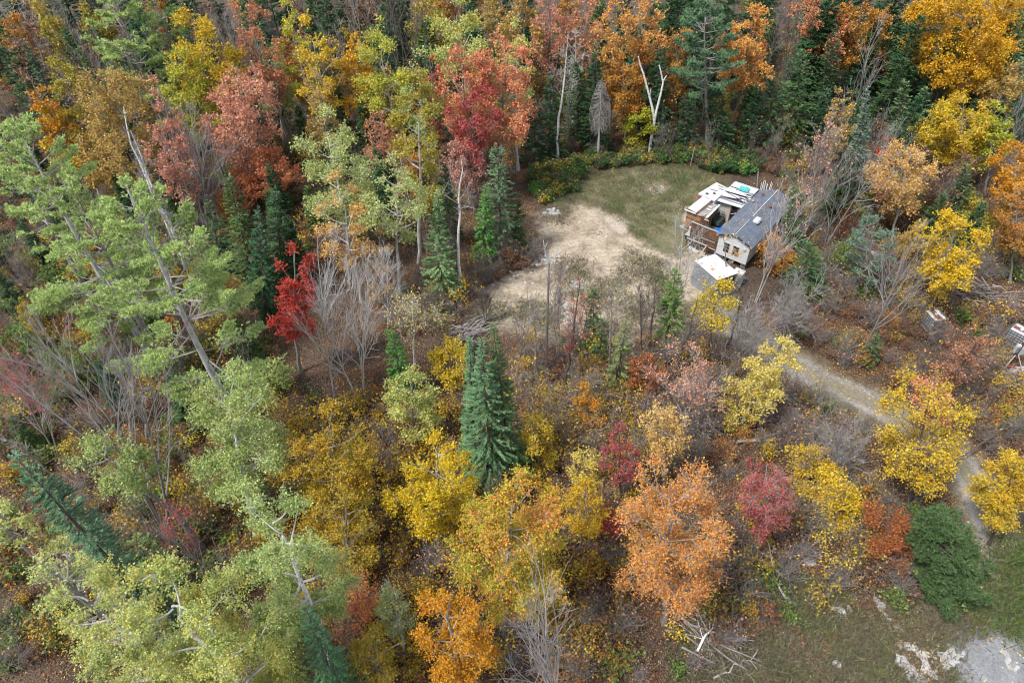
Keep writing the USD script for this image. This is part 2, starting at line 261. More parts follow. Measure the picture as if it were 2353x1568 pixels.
def pinetree(seed, ax, Rw, s, pal, nbr=56, tufts=9, cb=.3, per=9, arch=.22, flat=1.0, taper=.55, inner=.28, tier=.75):
    rng = np.random.default_rng(seed); H = np.linalg.norm(ax)
    T = np.linspace(0, 1, 9); tm = polytube(np.outer(T, ax) + np.c_[np.sin(T * 5 + seed) * .12, np.cos(T * 4 + seed) * .12, 0 * T] * (T > 0)[:, None], (.0135 * H + .02) * (1.03 - T) ** .9, 8)
    t = np.sort(cb + (1 - cb) * (rng.uniform(0, 1, nbr) ** .85)); t = np.round(t * H / tier) * tier / H + rng.normal(0, .006, nbr); t = np.clip(t, cb, .985)
    az = rng.uniform(0, 2 * np.pi, nbr); z = (t - cb) / (1 - cb)
    L = Rw * (1 - z * taper - (z ** 4) * (1 - taper) * .8) * (.55 + .45 * np.clip(z / .25, 0, 1)) * rng.uniform(.65, 1.15, nbr)
    S = t[:, None] * ax; up = .06 + .75 * z ** 2 + rng.normal(0, .08, nbr)
    E = S + np.stack([np.cos(az) * L, np.sin(az) * L, up * L], -1); M = S + (E - S) * .5 + np.stack([0 * L, 0 * L, -.10 * L * flat], -1)
    br = bez(S, M, E, 5); bm = strip(br, .016 + .011 * L, .012, 4)
    nq = int(nbr * tufts * 2); q = rng.choice(nbr, nq, p=(L + .35) / (L + .35).sum()); f = inner + (1 - inner) * np.sqrt(rng.uniform(0, 1, nq))
    t2 = f[:, None]; base = (1 - t2) ** 2 * S[q] + 2 * t2 * (1 - t2) * M[q] + t2 * t2 * E[q]
    sd = np.stack([-np.sin(az[q]), np.cos(az[q]), 0 * f], -1) * rng.choice([-1, 1], nq)[:, None]; fw = np.stack([np.cos(az[q]), np.sin(az[q]), .25 + 0 * f], -1)
    lat = L[q] * .42 * (1.08 - f) + .22; end = base + unit(sd * rng.uniform(.3, 1.1, (nq, 1)) + fw * .75) * (lat * rng.uniform(.4, 1.1, nq))[:, None] + [0, 0, .1]
    tm2 = ribbons(base, end, .014, rng)
    # needle tufts along every branchlet
    k = 3; C = (base[:, None] + (end - base)[:, None] * np.array([.45, .75, 1.0])[None, :, None] + rng.normal(0, .06, (nq, k, 3))).reshape(-1, 3); dr = np.repeat(unit(end - base), k, 0)
    N = len(C) * per; cc = np.repeat(C, per, 0); d = unit(np.repeat(dr, per, 0) * .55 + rng.normal(0, .62, (N, 3)) + [0, 0, .42])
    ln = s * 2.1 * rng.uniform(.7, 1.25, N); tip = cc + d * ln[:, None]; r = unit(np.cross(d, rng.normal(size=(N, 3)))) * (s * .34)
    V = np.stack([cc - r, cc + r, tip], 1).reshape(-1, 3)
    c = tint(pal, np.repeat(np.clip(.35 * rng.uniform(0, 1, nbr)[q] + .5 * rng.uniform(0, 1, nq) + .1, 0, 1), k * per) + rng.normal(0, .08, N), rng, .12)
    return tm, join([bm, tm2]), (V, np.arange(3 * N).reshape(-1, 3), np.repeat(c, 3, 0))
def baretree(seed, ax, Rw, r0, stems=3, kids=(7, 6, 5), NL=0, s=.1, pal=None, low=.25, tw=.006, spread=1.0):
    """forking leafless wood: leaders, limbs, branches and crooked twigs, each level growing from the one before"""
    rng = np.random.default_rng(seed); H = np.linalg.norm(ax); up = ax / H
    def grow(S, D, L, bend, k):
        e = S + D * L[:, None]; m = S + D * L[:, None] * .5 + rng.normal(0, bend, S.shape) * L[:, None]; e = e + (np.array([0, 0, 1.0]) * .10 + rng.normal(0, bend, S.shape)) * L[:, None]
        return bez(S, m, e, k)
    def along(C, n, lo, hi):
        q = np.repeat(np.arange(len(C)), n); K = C.shape[1] - 1; f = rng.uniform(lo, hi, len(q)) * K; i = np.minimum(f.astype(int), K - 1); t = (f - i)[:, None]
        return q, C[q, i] * (1 - t) + C[q, i + 1] * t, unit(C[q, i + 1] - C[q, i]), f / K
    az = rng.uniform(0, 6.283) + np.arange(stems) * 6.283 / stems + rng.normal(0, .4, stems); k0 = (Rw * .45 / H) * (0 if stems == 1 else 1)
    S0 = np.stack([np.cos(az), np.sin(az), 0 * az], -1) * r0 * .7; D0 = unit(up + np.stack([np.cos(az), np.sin(az), 0 * az], -1) * k0 * rng.uniform(.5, 1.3, (stems, 1)))
    L0 = H * rng.uniform(.72, 1.0, stems); L0[0] = H * .98; C0 = grow(S0, D0, L0, .055, 8); R0 = r0 * rng.uniform(.6, 1, stems) / stems ** .3
    trunk = strip(C0, R0, .012, 6)
    ang = .62 * spread * min(1.7, max(.85, 4.4 * Rw / H))
    def level(C, n, lo, hi, ratio, L, bend, k):
        q, P, d, f = along(C, n, lo, hi); D = unit(d + unit(rng.normal(size=P.shape)) * np.tan(ang) * rng.uniform(.6, 1.2, (len(q), 1)) + [0, 0, .18]); l = L[q] * ratio * (1.12 - f) ** .7 * rng.uniform(.6, 1.25, len(q)) + .15
        return grow(P, D, l, bend, k), l
    C1, L1 = level(C0, kids[0] + 3, low, .93, .52, L0, .12, 5); C2, L2 = level(C1, kids[1], .2, .97, .55, L1, .15, 3); C3, L3 = level(C2, kids[2], .15, 1, .6, L2, .14, 2)
    m1, m2 = strip(C1, .32 * r0 * (L1 / L1.max()) ** .7 + .006, .007, 5), strip(C2, .011 * (.5 + L2 / L2.max()), .005, 3)
    m3 = join([ribbons(C3[:, 0], C3[:, 1], tw, rng), ribbons(C3[:, 1], C3[:, 2], tw * .7, rng)]); lv = None
    if NL:
        q = rng.integers(0, len(C3), NL); P = C3[q, rng.integers(1, 3, NL)] + rng.normal(0, .06, (NL, 3)); lv = (*flakes(P, s, rng), np.repeat(tint(pal, rng.uniform(0, 1, NL), rng), 3, 0))
    return trunk, join([m1, m2, m3]), lv
# ------------------------------------------------------------------ terrain
from shapely.geometry import Polygon, LineString, Point
import shapely
def gpoly(pts): return Polygon([tuple(at(x, y)[:2]) for x, y in pts]).buffer(0)
CLEAR = gpoly([(1205, 505), (1240, 470), (1300, 430), (1345, 398), (1450, 372), (1560, 372), (1660, 392), (1760, 420), (1830, 500), (1800, 600), (1720, 690), (1640, 690), (1600, 735), (1480, 770), (1400, 800), (1300, 790), (1180, 755), (1085, 735), (1080, 680), (1150, 635), (1235, 600), (1225, 545)])
LAWN = gpoly([(1255, 470), (1300, 437), (1345, 403), (1450, 378), (1560, 378), (1640, 393), (1668, 425), (1625, 460), (1595, 520), (1580, 580), (1530, 580), (1480, 552), (1440, 525), (1395, 482), (1340, 460), (1270, 480)])
SAND = gpoly([(1235, 492), (1290, 476), (1345, 462), (1395, 478), (1440, 505), (1480, 530), (1530, 555), (1590, 560), (1650, 600), (1690, 650), (1660, 720), (1560, 745), (1480, 765), (1400, 798), (1300, 788), (1180, 752), (1085, 732), (1085, 682), (1150, 640), (1238, 612), (1245, 560)])
BARE = [gpoly([(1485, 425), (1510, 418), (1532, 428), (1528, 443), (1500, 448), (1484, 438)]), gpoly([(1385, 492), (1420, 488), (1448, 520), (1440, 545), (1412, 538), (1390, 515)]), gpoly([(1560, 470), (1600, 480), (1600, 520), (1570, 510)])]
PATH = LineString([tuple(at(x, y)[:2]) for x, y in [(1610, 690), (1660, 735), (1720, 775), (1800, 820), (1880, 870), (1960, 905), (2040, 945), (2120, 990), (2185, 1040), (2235, 1105), (2275, 1190), (2310, 1290), (2330, 1400), (2330, 1568)]])
ROAD = PATH.buffer(1.5, cap_style=2)
PAD = gpoly([(2195, 1455), (2250, 1440), (2310, 1450), (2352, 1470), (2420, 1568), (2420, 1640), (2215, 1640), (2205, 1530)])
VERGE = gpoly([(1630, 1400), (1740, 1340), (1850, 1330), (1960, 1380), (2040, 1400), (2150, 1370), (2230, 1330), (2290, 1260), (2352, 1230), (2450, 1250), (2500, 1660), (1500, 1660), (1560, 1520)])
GREENV = gpoly([(2230, 1340), (2290, 1250), (2352, 1220), (2480, 1260), (2480, 1520), (2330, 1480), (2230, 1430), (2180, 1400)])
_soft = CLEAR.union(ROAD).buffer(2)
shapely.prepare(_soft)
def gz(x, y):
    """height of the ground"""
    x, y = np.asarray(x, float), np.asarray(y, float)
    d = shapely.distance(_soft, shapely.points(x, y)); k = np.clip(d / 6, 0, 1)
    return k * (.7 * (fbm(np.stack([x / 11 + 50, y / 11 + 50, 0 * x], -1), 2, 3) - .5)) + .12 * (noise(np.stack([x / 2.3 + 90, y / 2.3 + 90, 0 * x], -1), 5) - .5) * np.clip(d / 2, .25, 1)
def axis_pts(lo, hi, st, far):
    a = np.arange(lo, hi + st / 2, st); g = st * np.cumsum(1.35 ** np.arange(1, 40)); g = g[g < far]
    return np.concatenate([lo - g[::-1], a, hi + g])
GX, GY = axis_pts(-58, 58, .5, 700), axis_pts(5, 88, .5, 700)
_X, _Y = np.meshgrid(GX, GY); _Zg = gz(_X, _Y); GV = np.stack([_X, _Y, _Zg], -1).reshape(-1, 3)
_i = np.arange(len(GY) - 1)[:, None] * len(GX) + np.arange(len(GX) - 1)[None]; _i = _i.ravel()
GF = np.vstack([np.stack([_i, _i + 1, _i + len(GX) + 1], 1), np.stack([_i, _i + len(GX) + 1, _i + len(GX)], 1)])
_pts = shapely.points(GV[:, 0], GV[:, 1])
def sdist(poly):
    shapely.prepare(poly); d = shapely.distance(poly.boundary, _pts); return np.where(shapely.contains(poly, _pts), d, -d)

mat('forest_floor', {'g': ('geometry', {}), 'n1': ('noise_texture', {'scale': .35, 'detail': 7.0, 'roughness': .68}), 'n2': ('noise_texture', {'scale': 5.5, 'detail': 6.0, 'roughness': .75}),
    'v': ('voronoi_texture', {'scale': 13.0}), 'hs': ('separate_color', {}), 'r1': ('rgb_ramp', {'ramp': [(.30, (.040, .033, .028)), (.5, (.078, .058, .045)), (.7, (.12, .088, .066))]}),
    'r2': ('rgb_ramp', {'ramp': [(.35, (.35, .33, .32)), (.62, (1.25, 1.2, 1.15))]}), 'r3': ('rgb_ramp', {'ramp': [(0, (.20, .14, .10)), (.4, (.16, .11, .085)), (.75, (.08, .06, .048)), (1, (.24, .19, .14))]}),
    'm1': ('mix_color', {'blend_type': 'multiply', 'fac': 1.0, 'use_clamp': False}), 'lt': ('math', {'math_type': 'less_than', 'value2': .34}), 'm2': ('mix_color', {}), 'b': ('bump', {'strength': .9, 'distance': .12}),
    'p': ('principled_bsdf', {'roughness': .9, 'specular_ior_level': .15})},
    [('g.position', 'n1.vector'), ('g.position', 'n2.vector'), ('g.position', 'v.vector'), ('n1.fac', 'r1.fac'), ('n2.fac', 'r2.fac'), ('r1.color', 'm1.a'), ('r2.color', 'm1.b'), ('v.color', 'hs.color'), ('hs.r', 'r3.fac'),
     ('v.distance', 'lt.value1'), ('lt.value', 'm2.fac'), ('m1.result', 'm2.a'), ('r3.color', 'm2.b'), ('m2.result', 'p.base_color'), ('n2.fac', 'b.height'), ('b.normal', 'p.normal')])
def cutout(name, stops, edge_scale=.9, edge_amp=1.6, sc=(.6, 4.0, 14.0), bump=.6, fine=(.6, 1.25), soft=.28, ruts=None):
    """a surface that frays out at its border: the primvar edge is the distance in metres from the border"""
    mat(name, {'g': ('geometry', {}), 'e': ('attribute', {'attribute': 'edge'}), 'ne': ('noise_texture', {'scale': edge_scale, 'detail': 8.0, 'roughness': .72}), 'sub': ('math', {'math_type': 'subtract', 'value2': .5}),
        'mul': ('math', {'math_type': 'multiply', 'value2': edge_amp * 2}), 'add': ('math', {'math_type': 'add'}), 'mr': ('map_range', {'from_min': -soft, 'from_max': soft, 'clamp': True}),
        'n1': ('noise_texture', {'scale': sc[0], 'detail': 8.0, 'roughness': .7}), 'n2': ('noise_texture', {'scale': sc[1], 'detail': 8.0, 'roughness': .8}), 'r': ('rgb_ramp', {'ramp': stops}),
        'r2': ('rgb_ramp', {'ramp': [(.32, (fine[0],) * 3), (.66, (fine[1],) * 3)]}), 'mx': ('mix_color', {'blend_type': 'multiply', 'fac': 1.0, 'use_clamp': False}), 'b': ('bump', {'strength': bump, 'distance': .06}),
        'p': ('principled_bsdf', {'roughness': .92, 'specular_ior_level': .15}), 't': ('transparent_bsdf', {}), 'm': ('mix_closure', {})},
        [('g.position', 'ne.vector'), ('g.position', 'n1.vector'), ('g.position', 'n2.vector'), ('ne.fac', 'sub.value1'), ('sub.value', 'mul.value1'), ('mul.value', 'add.value1'), ('e.fac', 'add.value2'), ('add.value', 'mr.value'),
         ('n1.fac', 'r.fac'), ('n2.fac', 'r2.fac'), ('r.color', 'mx.a'), ('r2.color', 'mx.b'), ('mx.result', 'p.base_color'), ('n2.fac', 'b.height'), ('b.normal', 'p.normal'), ('mr.result', 'm.fac'), ('t.BSDF', 'm.closure1'), ('p.BSDF', 'm.closure2')], 'm.closure') if not ruts else mat(name, {'g': ('geometry', {}), 'e': ('attribute', {'attribute': 'edge'}), 'ne': ('noise_texture', {'scale': edge_scale, 'detail': 8.0, 'roughness': .72}), 'sub': ('math', {'math_type': 'subtract', 'value2': .5}),
        'mul': ('math', {'math_type': 'multiply', 'value2': edge_amp * 2}), 'add': ('math', {'math_type': 'add'}), 'mr': ('map_range', {'from_min': -soft, 'from_max': soft, 'clamp': True}),
        'n1': ('noise_texture', {'scale': sc[0], 'detail': 8.0, 'roughness': .7}), 'n2': ('noise_texture', {'scale': sc[1], 'detail': 8.0, 'roughness': .8}), 'r': ('rgb_ramp', {'ramp': stops}), 'r2': ('rgb_ramp', {'ramp': [(.32, (fine[0],) * 3), (.66, (fine[1],) * 3)]}),
        'mx': ('mix_color', {'blend_type': 'multiply', 'fac': 1.0, 'use_clamp': False}), 'b': ('bump', {'strength': bump, 'distance': .06}), 'p': ('principled_bsdf', {'roughness': .92, 'specular_ior_level': .15}), 't': ('transparent_bsdf', {}), 'm': ('mix_closure', {}),
        's2': ('math', {'math_type': 'multiply', 'value2': .55}), 'ad': ('math', {'math_type': 'add'}), 'c0': ('math', {'math_type': 'subtract', 'value2': .75}), 'ab': ('math', {'math_type': 'absolute'}), 'm2': ('map_range', {'from_min': .12, 'from_max': .38, 'clamp': True}), 'mg': ('mix_color', {'b': ruts})},     # two wheel ruts, grass between and beside them
        [('g.position', 'ne.vector'), ('g.position', 'n1.vector'), ('g.position', 'n2.vector'), ('ne.fac', 'sub.value1'), ('sub.value', 'mul.value1'), ('mul.value', 'add.value1'), ('e.fac', 'add.value2'), ('add.value', 'mr.value'), ('sub.value', 's2.value1'), ('s2.value', 'ad.value1'), ('e.fac', 'ad.value2'), ('ad.value', 'c0.value1'), ('c0.value', 'ab.value1'), ('ab.value', 'm2.value'), ('m2.result', 'mg.fac'),
         ('n1.fac', 'r.fac'), ('n2.fac', 'r2.fac'), ('r.color', 'mg.a'), ('mg.result', 'mx.a'), ('r2.color', 'mx.b'), ('mx.result', 'p.base_color'), ('n2.fac', 'b.height'), ('b.normal', 'p.normal'), ('mr.result', 'm.fac'), ('t.BSDF', 'm.closure1'), ('p.BSDF', 'm.closure2')], 'm.closure')
cutout('lawn_grass', [(.30, (.23, .18, .12)), (.44, (.16, .14, .085)), (.57, (.115, .115, .06)), (.70, (.22, .185, .12))], .9, 2.6, (.9, 5.0), .8, (.5, 1.4), soft=.9)
cutout('sandy_soil', [(.33, (.17, .145, .115)), (.45, (.30, .245, .185)), (.6, (.42, .355, .27)), (.75, (.35, .31, .26))], .8, 3.0, (.6, 3.5), .9, (.5, 1.2), soft=.8)
cutout('bare_soil', [(.35, (.30, .25, .20)), (.65, (.42, .36, .29))], 1.2, .8, (.8, 5.0))
cutout('track_gravel', [(.32, (.14, .125, .105)), (.5, (.22, .205, .185)), (.68, (.30, .285, .27))], .8, 2.2, (.5, 6.0), .7, (.6, 1.3), soft=.6, ruts=(.185, .165, .12))
cutout('pad_gravel', [(.3, (.15, .155, .165)), (.7, (.26, .265, .28))], .8, 3.2, (.7, 9.0), .7, (.65, 1.25))
cutout('verge_grass', [(.28, (.11, .085, .065)), (.45, (.085, .075, .055)), (.6, (.075, .078, .045)), (.78, (.13, .12, .085))], .5, 2.6, (.35, 5.0), .9, (.5, 1.4))
cutout('green_grass', [(.3, (.16, .14, .085)), (.5, (.12, .13, .06)), (.7, (.09, .11, .045))], .5, 2.2, (.4, 5.0), .9, (.55, 1.35))
struct = lambda *a, **k: tag(obj(*a, **k), kind='structure')
struct('ground', (GV, GF), 'forest_floor')
def sheet(name, poly, m, lift, grow=1.6):
    d = sdist(poly); keep = (d[GF] > -grow).any(1) & (GV[GF][:, :, 1].min(1) < 88) ; f = GF[keep]; ids, inv = np.unique(f, return_inverse=True)
    struct(name, (GV[ids] + [0, 0, lift], inv.reshape(-1, 3)), m, col={'edge': np.clip(d[ids], -3, 6)})
sheet('verge', VERGE, 'verge_grass', .006); sheet('grass', GREENV, 'green_grass', .012)
sheet('sand', SAND, 'sandy_soil', .006); sheet('lawn', LAWN, 'lawn_grass', .012)
for p in BARE: sheet('bare_soil', p, 'bare_soil', .018, .9)
sheet('track', ROAD, 'track_gravel', .018); sheet('gravel_pad', PAD, 'pad_gravel', .024)
# ------------------------------------------------------------------ the trailer house and what stands round it
noisy('roof_shingle', (.065, .08, .11), (.135, .155, .195), 2.2, .75, .25, detail=10)
noisy('white_metal', (.38, .395, .42), (.50, .51, .53), 2.5, .5, .1, lo=.25, hi=.5)
noisy('dirty_white', (.28, .275, .27), (.48, .48, .48), 2.2, .6, .1, lo=.3, hi=.55)
noisy('siding', (.46, .47, .49), (.58, .59, .61), 4, .6, .15)
noisy('grey_cloth', (.15, .155, .175), (.27, .275, .30), 2.5, .85, .5, detail=8)
noisy('old_wood', (.22, .20, .18), (.42, .39, .36), 3, .85, .4, stretch=(1, 6, 6))
noisy('brown_wood', (.06, .035, .025), (.15, .085, .055), 3, .85, .4, stretch=(4, 4, .7))
noisy('brown_wood_b', (.09, .045, .028), (.22, .115, .06), 3, .85, .4, stretch=(4, 4, .7))
noisy('plywood', (.20, .10, .045), (.36, .19, .09), 1.6, .8, .3, stretch=(1, 1, .6))
noisy('deck_wood', (.20, .16, .11), (.36, .30, .22), 2.5, .85, .4, stretch=(5, 1, 1))
noisy('panel_grey', (.34, .32, .30), (.46, .44, .41), 3, .8, .2, stretch=(4, 4, .5))
noisy('black_trim', (.012, .012, .014), (.035, .035, .04), 5, .6, .2)
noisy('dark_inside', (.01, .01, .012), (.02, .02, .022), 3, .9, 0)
noisy('blue_tarp', (.005, .09, .42), (.015, .16, .62), 3, .45, .4)
noisy('teal_tarp', (.04, .25, .25), (.10, .40, .38), 4, .5, .6)
noisy('rust_brown', (.10, .04, .025), (.20, .08, .05), 8, .7, .3)
noisy('red_paint', (.30, .03, .03), (.42, .06, .05), 5, .6, .1)
noisy('pale_blue', (.35, .45, .55), (.5, .6, .7), 5, .6, .1)
noisy('green_cloth', (.015, .03, .025), (.035, .055, .045), 4, .9, .3)
noisy('steel', (.30, .31, .33), (.5, .51, .53), 5, .4, .1, metallic=.7)
noisy('box_grey', (.30, .33, .37), (.42, .45, .49), 5, .55, .1)
noisy('concrete', (.30, .29, .28), (.50, .48, .46), 6, .9, .5)
noisy('window_dark', (.012, .014, .018), (.03, .034, .04), 2, .12, 0, spec=.6)
noisy('tank_white', (.36, .39, .41), (.48, .50, .52), 2.5, .5, .1)
noisy('cage_steel', (.12, .13, .14), (.22, .23, .25), 5, .5, .1, metallic=.5)
noisy('pale_wood', (.40, .30, .20), (.58, .46, .33), 3, .8, .2, stretch=(1, 4, 4))
HO = (16.45, 43.35); HR = math.degrees(math.atan2(-.643, .766))
_ca, _sa = math.cos(math.radians(HR)), math.sin(math.radians(HR))
class Local:
    """a thing of the house group; shapes are given in the house's frame: b to the right, a along the ridge, z up"""
    def __init__(s, name, label, cat, b=0, a=0, group=None, rz=0):
        s.o = np.array([b, a, 0.0]); x, y = HO[0] + _ca * b - _sa * a, HO[1] + _sa * b + _ca * a
        s.rz = rz; s.p = thing(name, label, cat, (x, y, 0), HR + rz, group)
    def add(s, name, ms, m, parent=None, **k):
        v, f = join(ms) if isinstance(ms, list) else ms
        return obj(name, (v - s.o if not s.rz else v, f), m, parent or s.p, **k)
def slab(quad, t):
    """a thin plate over four corners, t thick downwards"""
    q = np.asarray(quad, float); v = np.vstack([q, q - [0, 0, t]])
    f = [[0, 1, 2], [0, 2, 3], [4, 6, 5], [4, 7, 6]] + [x for i in range(4) for x in ([i, i + 4, (i + 1) % 4 + 4], [i, (i + 1) % 4 + 4, (i + 1) % 4])]
    return v, np.array(f)
def lumpy(v, f, sub, amp, scale, seed):
    m = trimesh.Trimesh(v, f, process=True)
    for _ in range(sub): m = m.subdivide()
    p = np.array(m.vertices); n = np.array(m.vertex_normals); return p + n * ((fbm(p * scale + 30 + seed, 3, seed) - .5) * 2 * amp)[:, None], np.array(m.faces)
W, LEN, EV, RG, BT = 2.62, 7.5, 2.4, 2.92, .55
h = Local('trailer_house', 'grey roofed trailer house with pale boarded gable and two dark paned windows', 'house', W / 2, LEN / 2)
g = trimesh.creation.extrude_polygon(Polygon([(0.04, BT), (W - .04, BT), (W - .04, EV), (W / 2, RG - .03), (.04, EV)]), LEN - .1)
v = np.array(g.vertices); v = np.stack([v[:, 0], LEN - .05 - v[:, 2], v[:, 1]], 1); h.add('wall', (v, np.array(g.faces)[:, ::-1]), 'panel_grey')
n = 15
for i in range(n):                                         # boards of the gable
    z0 = BT + i * (RG - BT - .1) / n; z1 = z0 + (RG - BT - .1) / n - .008; lim = lambda z: (.03, W - .03) if z < EV else (W / 2 * (z - EV) / (RG - EV) + .05, W - W / 2 * (z - EV) / (RG - EV) - .05)
    a_, b_ = lim(z1); h.add('siding_board', box(a_, b_, .012, .05 + .001 * (i % 3), z0, z1), 'siding')
for c, wd in ((.80, .52), (1.56, .54)):
    w = h.add('window', box(c - wd / 2, c + wd / 2, -.02, .012, 1.02, 1.92), 'siding')
    for i in range(2):
        for j in range(3):
            x0, z0 = c - wd / 2 + .04 + i * (wd - .06) / 2, 1.05 + j * .29
            h.add('pane', box(x0, x0 + (wd - .1) / 2, -.034, -.021, z0, z0 + .25), 'window_dark', w)
h.add('meter_box', box(2.12, 2.34, -.06, .011, 1.75, 1.98, .02), 'box_grey')
for sd, nm in ((0, 'roof'), (1, 'roof')):
    x = lambda b: b if sd == 0 else W - b
    prof = [(-.22, EV - .02), (W / 2, RG + .06)]
    for k in range(5):                                    # overlapping roofing courses
        b0, b1 = [-.22 + (W / 2 + .22) * q / 5 for q in (k, k + 1.06)]; zz = lambda b: EV - .03 + (b + .22) / (W / 2 + .22) * (RG + .09 - EV) + .012 * (5 - k) / 5
        b1 = min(b1, W / 2); q = [(x(b0), -.16, zz(b0) + .012), (x(b1), -.16, zz(b1)), (x(b1), LEN + .16, zz(b1)), (x(b0), LEN + .16, zz(b0) + .012)]
        if sd: q = q[::-1]
        h.add('roof_course', slab(q[::-1], .035), 'roof_shingle')
h.add('ridge_cap', [slab([(W / 2 - .055, -.17, RG + .075), (W / 2, -.17, RG + .115), (W / 2, 2.35, RG + .115), (W / 2 - .055, 2.35, RG + .075)][::-1], .02), slab([(W / 2 - .05, 2.9, RG + .075), (W / 2 + .02, 2.9, RG + .112), (W / 2 + .02, LEN + .16, RG + .112), (W / 2 - .05, LEN + .16, RG + .075)][::-1], .02)], 'white_metal')
for sd in (0, 1):
    for k in range(7):                                    # dark stained barge boards under the eave of the gable
        t0, t1 = k / 7 + .01, (k + .86) / 7; p = lambda t: (W / 2 - (W / 2 + .2) * t if not sd else W / 2 + (W / 2 + .2) * t, RG + .03 - (RG - EV + .06) * t)
        (xa, za), (xb, zb) = p(t0), p(t1); q = [(xa, -.175, za), (xb, -.175, zb), (xb, -.145, zb), (xa, -.145, za)]
        h.add('barge_board', slab(q if sd else q[::-1], .11), 'black_trim' if k % 3 else 'old_wood')
rng = np.random.default_rng(31); _b, _a = rng.uniform(-.1, W + .1, 260), rng.uniform(0, LEN, 260); _keep = (noise(np.c_[_b * 1.3, _a * .9, 0 * _a] + 5, 3) > .45); _b, _a = _b[_keep], _a[_keep]
_v, _f = flakes(np.c_[_b, _a, EV + .06 + (np.minimum(_b, W - _b) + .22) / (W / 2 + .22) * (RG + .06 - EV)], .075, rng, 6); h.add('roof_leaves', (_v, _f), 'leaf', col=np.repeat(tint('tan', rng.uniform(0, 1, len(_b)), rng, .25), 3, 0), kind='stuff')
h.add('floor_beam', [box(.02, .2, .1, LEN - .1, .38, BT), box(W - .2, W - .02, .1, LEN - .1, .38, BT)], 'black_trim')
for b in (.3, 1.3, 2.3):
    for a in (.5, 2.6, 4.8, 7.0): h.add('block_pier', box(b - .2, b + .2, a - .2, a + .2, -.15, BT - .002, .02), 'concrete')
lid = lambda b: EV + .03 + (min(b, W - b) + .22) / (W / 2 + .22) * (RG + .06 - EV)
for b, a, r, hh, m in ((.50, 6.58, .10, .12, 'rust_brown'), (.28, 5.2, .09, .22, 'steel'), (1.80, 5.1, .11, .12, 'rust_brown')):
    vp = h.add('roof_vent', rod((b, a, lid(b) - .06), (b, a, lid(b) + hh), r * .8, 10), m); h.add('vent_cap', rod((b, a, lid(b) + hh), (b, a, lid(b) + hh + .07), r * 1.3, 10, r * .7), m, vp)
ac = Local('roof_air_conditioner', 'white boxy air conditioner sitting on the grey roof', 'air conditioner', 1.78, 2.64)
ac.add('shroud', box(1.53, 2.02, 2.28, 3.02, 2.80, 3.06, .07), 'tank_white'); ac.add('base_pan', box(1.57, 1.98, 2.33, 2.97, 2.72, 2.799), 'black_trim')
ac.add('cover_panel', box(1.60, 1.95, 2.62, 2.95, 3.061, 3.075, .01), 'white_metal')
# porch with the patched white roof between house and camper
p = Local('porch', 'boarded porch under a patched white sheet roof beside the grey roof', 'porch', -1.3, 5.9)
for i in range(13): p.add('wall_panel', box(-2.25 + i * .085, -2.25 + i * .085 + .08, 4.62 + .003 * (i % 3), 4.66, .5, 2.2), 'panel_grey')
for i in range(5): p.add('wall_panel', box(-.55 + i * .085, -.47 + i * .085, 4.62, 4.66, .5, 2.25), 'panel_grey')
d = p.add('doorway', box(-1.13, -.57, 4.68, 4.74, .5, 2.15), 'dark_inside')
p.add('door_frame', [box(-1.18, -1.09, 4.58, 4.7, .5, 2.2), box(-.61, -.53, 4.58, 4.7, .5, 2.2), box(-1.18, -.53, 4.58, 4.7, 2.2, 2.28)], 'rust_brown', d)
p.add('screen_door_brace', [rod((-1.07, 4.6, .6), (-.68, 4.6, 1.25), .025, 4), rod((-1.05, 4.6, 1.3), (-.62, 4.6, 1.55), .025, 4)], 'white_metal', d)
p.add('back_wall', [box(-2.2, -2.12, 4.7, 7.4, .0, 2.2), box(-2.2, -.1, 7.36, 7.44, 0, 2.3)], 'panel_grey')
sheets = [((-2.42, 4.25, 2.28), (-.2, 4.45, 2.30), (-.2, 5.15, 2.36), (-2.42, 4.9, 2.36)), ((-2.40, 4.95, 2.40), (-1.2, 5.3, 2.40), (-.5, 5.75, 2.44), (-2.40, 5.65, 2.44)), ((-.9, 5.3, 2.36), (-.1, 5.3, 2.37), (-.1, 6.1, 2.42), (-.45, 5.95, 2.42)),
          ((-2.36, 5.75, 2.47), (-.3, 5.95, 2.46), (-.2, 6.55, 2.5), (-2.36, 6.5, 2.5)), ((-2.34, 6.55, 2.53), (-.22, 6.62, 2.52), (-.2, 7.5, 2.56), (-2.32, 7.42, 2.57))]
for q in sheets: p.add('roof_sheet', slab(q, .03), 'white_metal')
p.add('roof_deck', slab([(-2.38, 4.4, 2.25), (-.1, 4.45, 2.25), (-.1, 7.45, 2.44), (-2.3, 7.4, 2.44)], .05), 'black_trim')
rng = np.random.default_rng(5)
for (x0, a0), (x1, a1) in [((-2.4, 5.68), (-.35, 5.92)), ((-2.2, 5.62), (-.6, 5.2)), ((-2.4, 4.72), (-.5, 4.98)), ((-2.4, 4.58), (-.3, 4.72)), ((-2.38, 6.52), (-1.6, 6.6)), ((-1.7, 6.3), (-1.5, 6.75)), ((-1.1, 5.55), (-.2, 5.45)), ((-.9, 5.75), (-.2, 5.7)), ((-.8, 5.0), (-.25, 4.9)), ((-.75, 6.1), (-.2, 6.25)), ((-.6, 6.35), (-.15, 6.5)), ((-2.3, 7.3), (-.3, 7.38))]:
    z0 = 2.42 + (a0 - 4.5) * .055; p.add('batten', rod((x0, a0, z0), (x1, a1, 2.42 + (a1 - 4.5) * .055), .028, 4), 'black_trim' if a0 < 7 else 'old_wood')
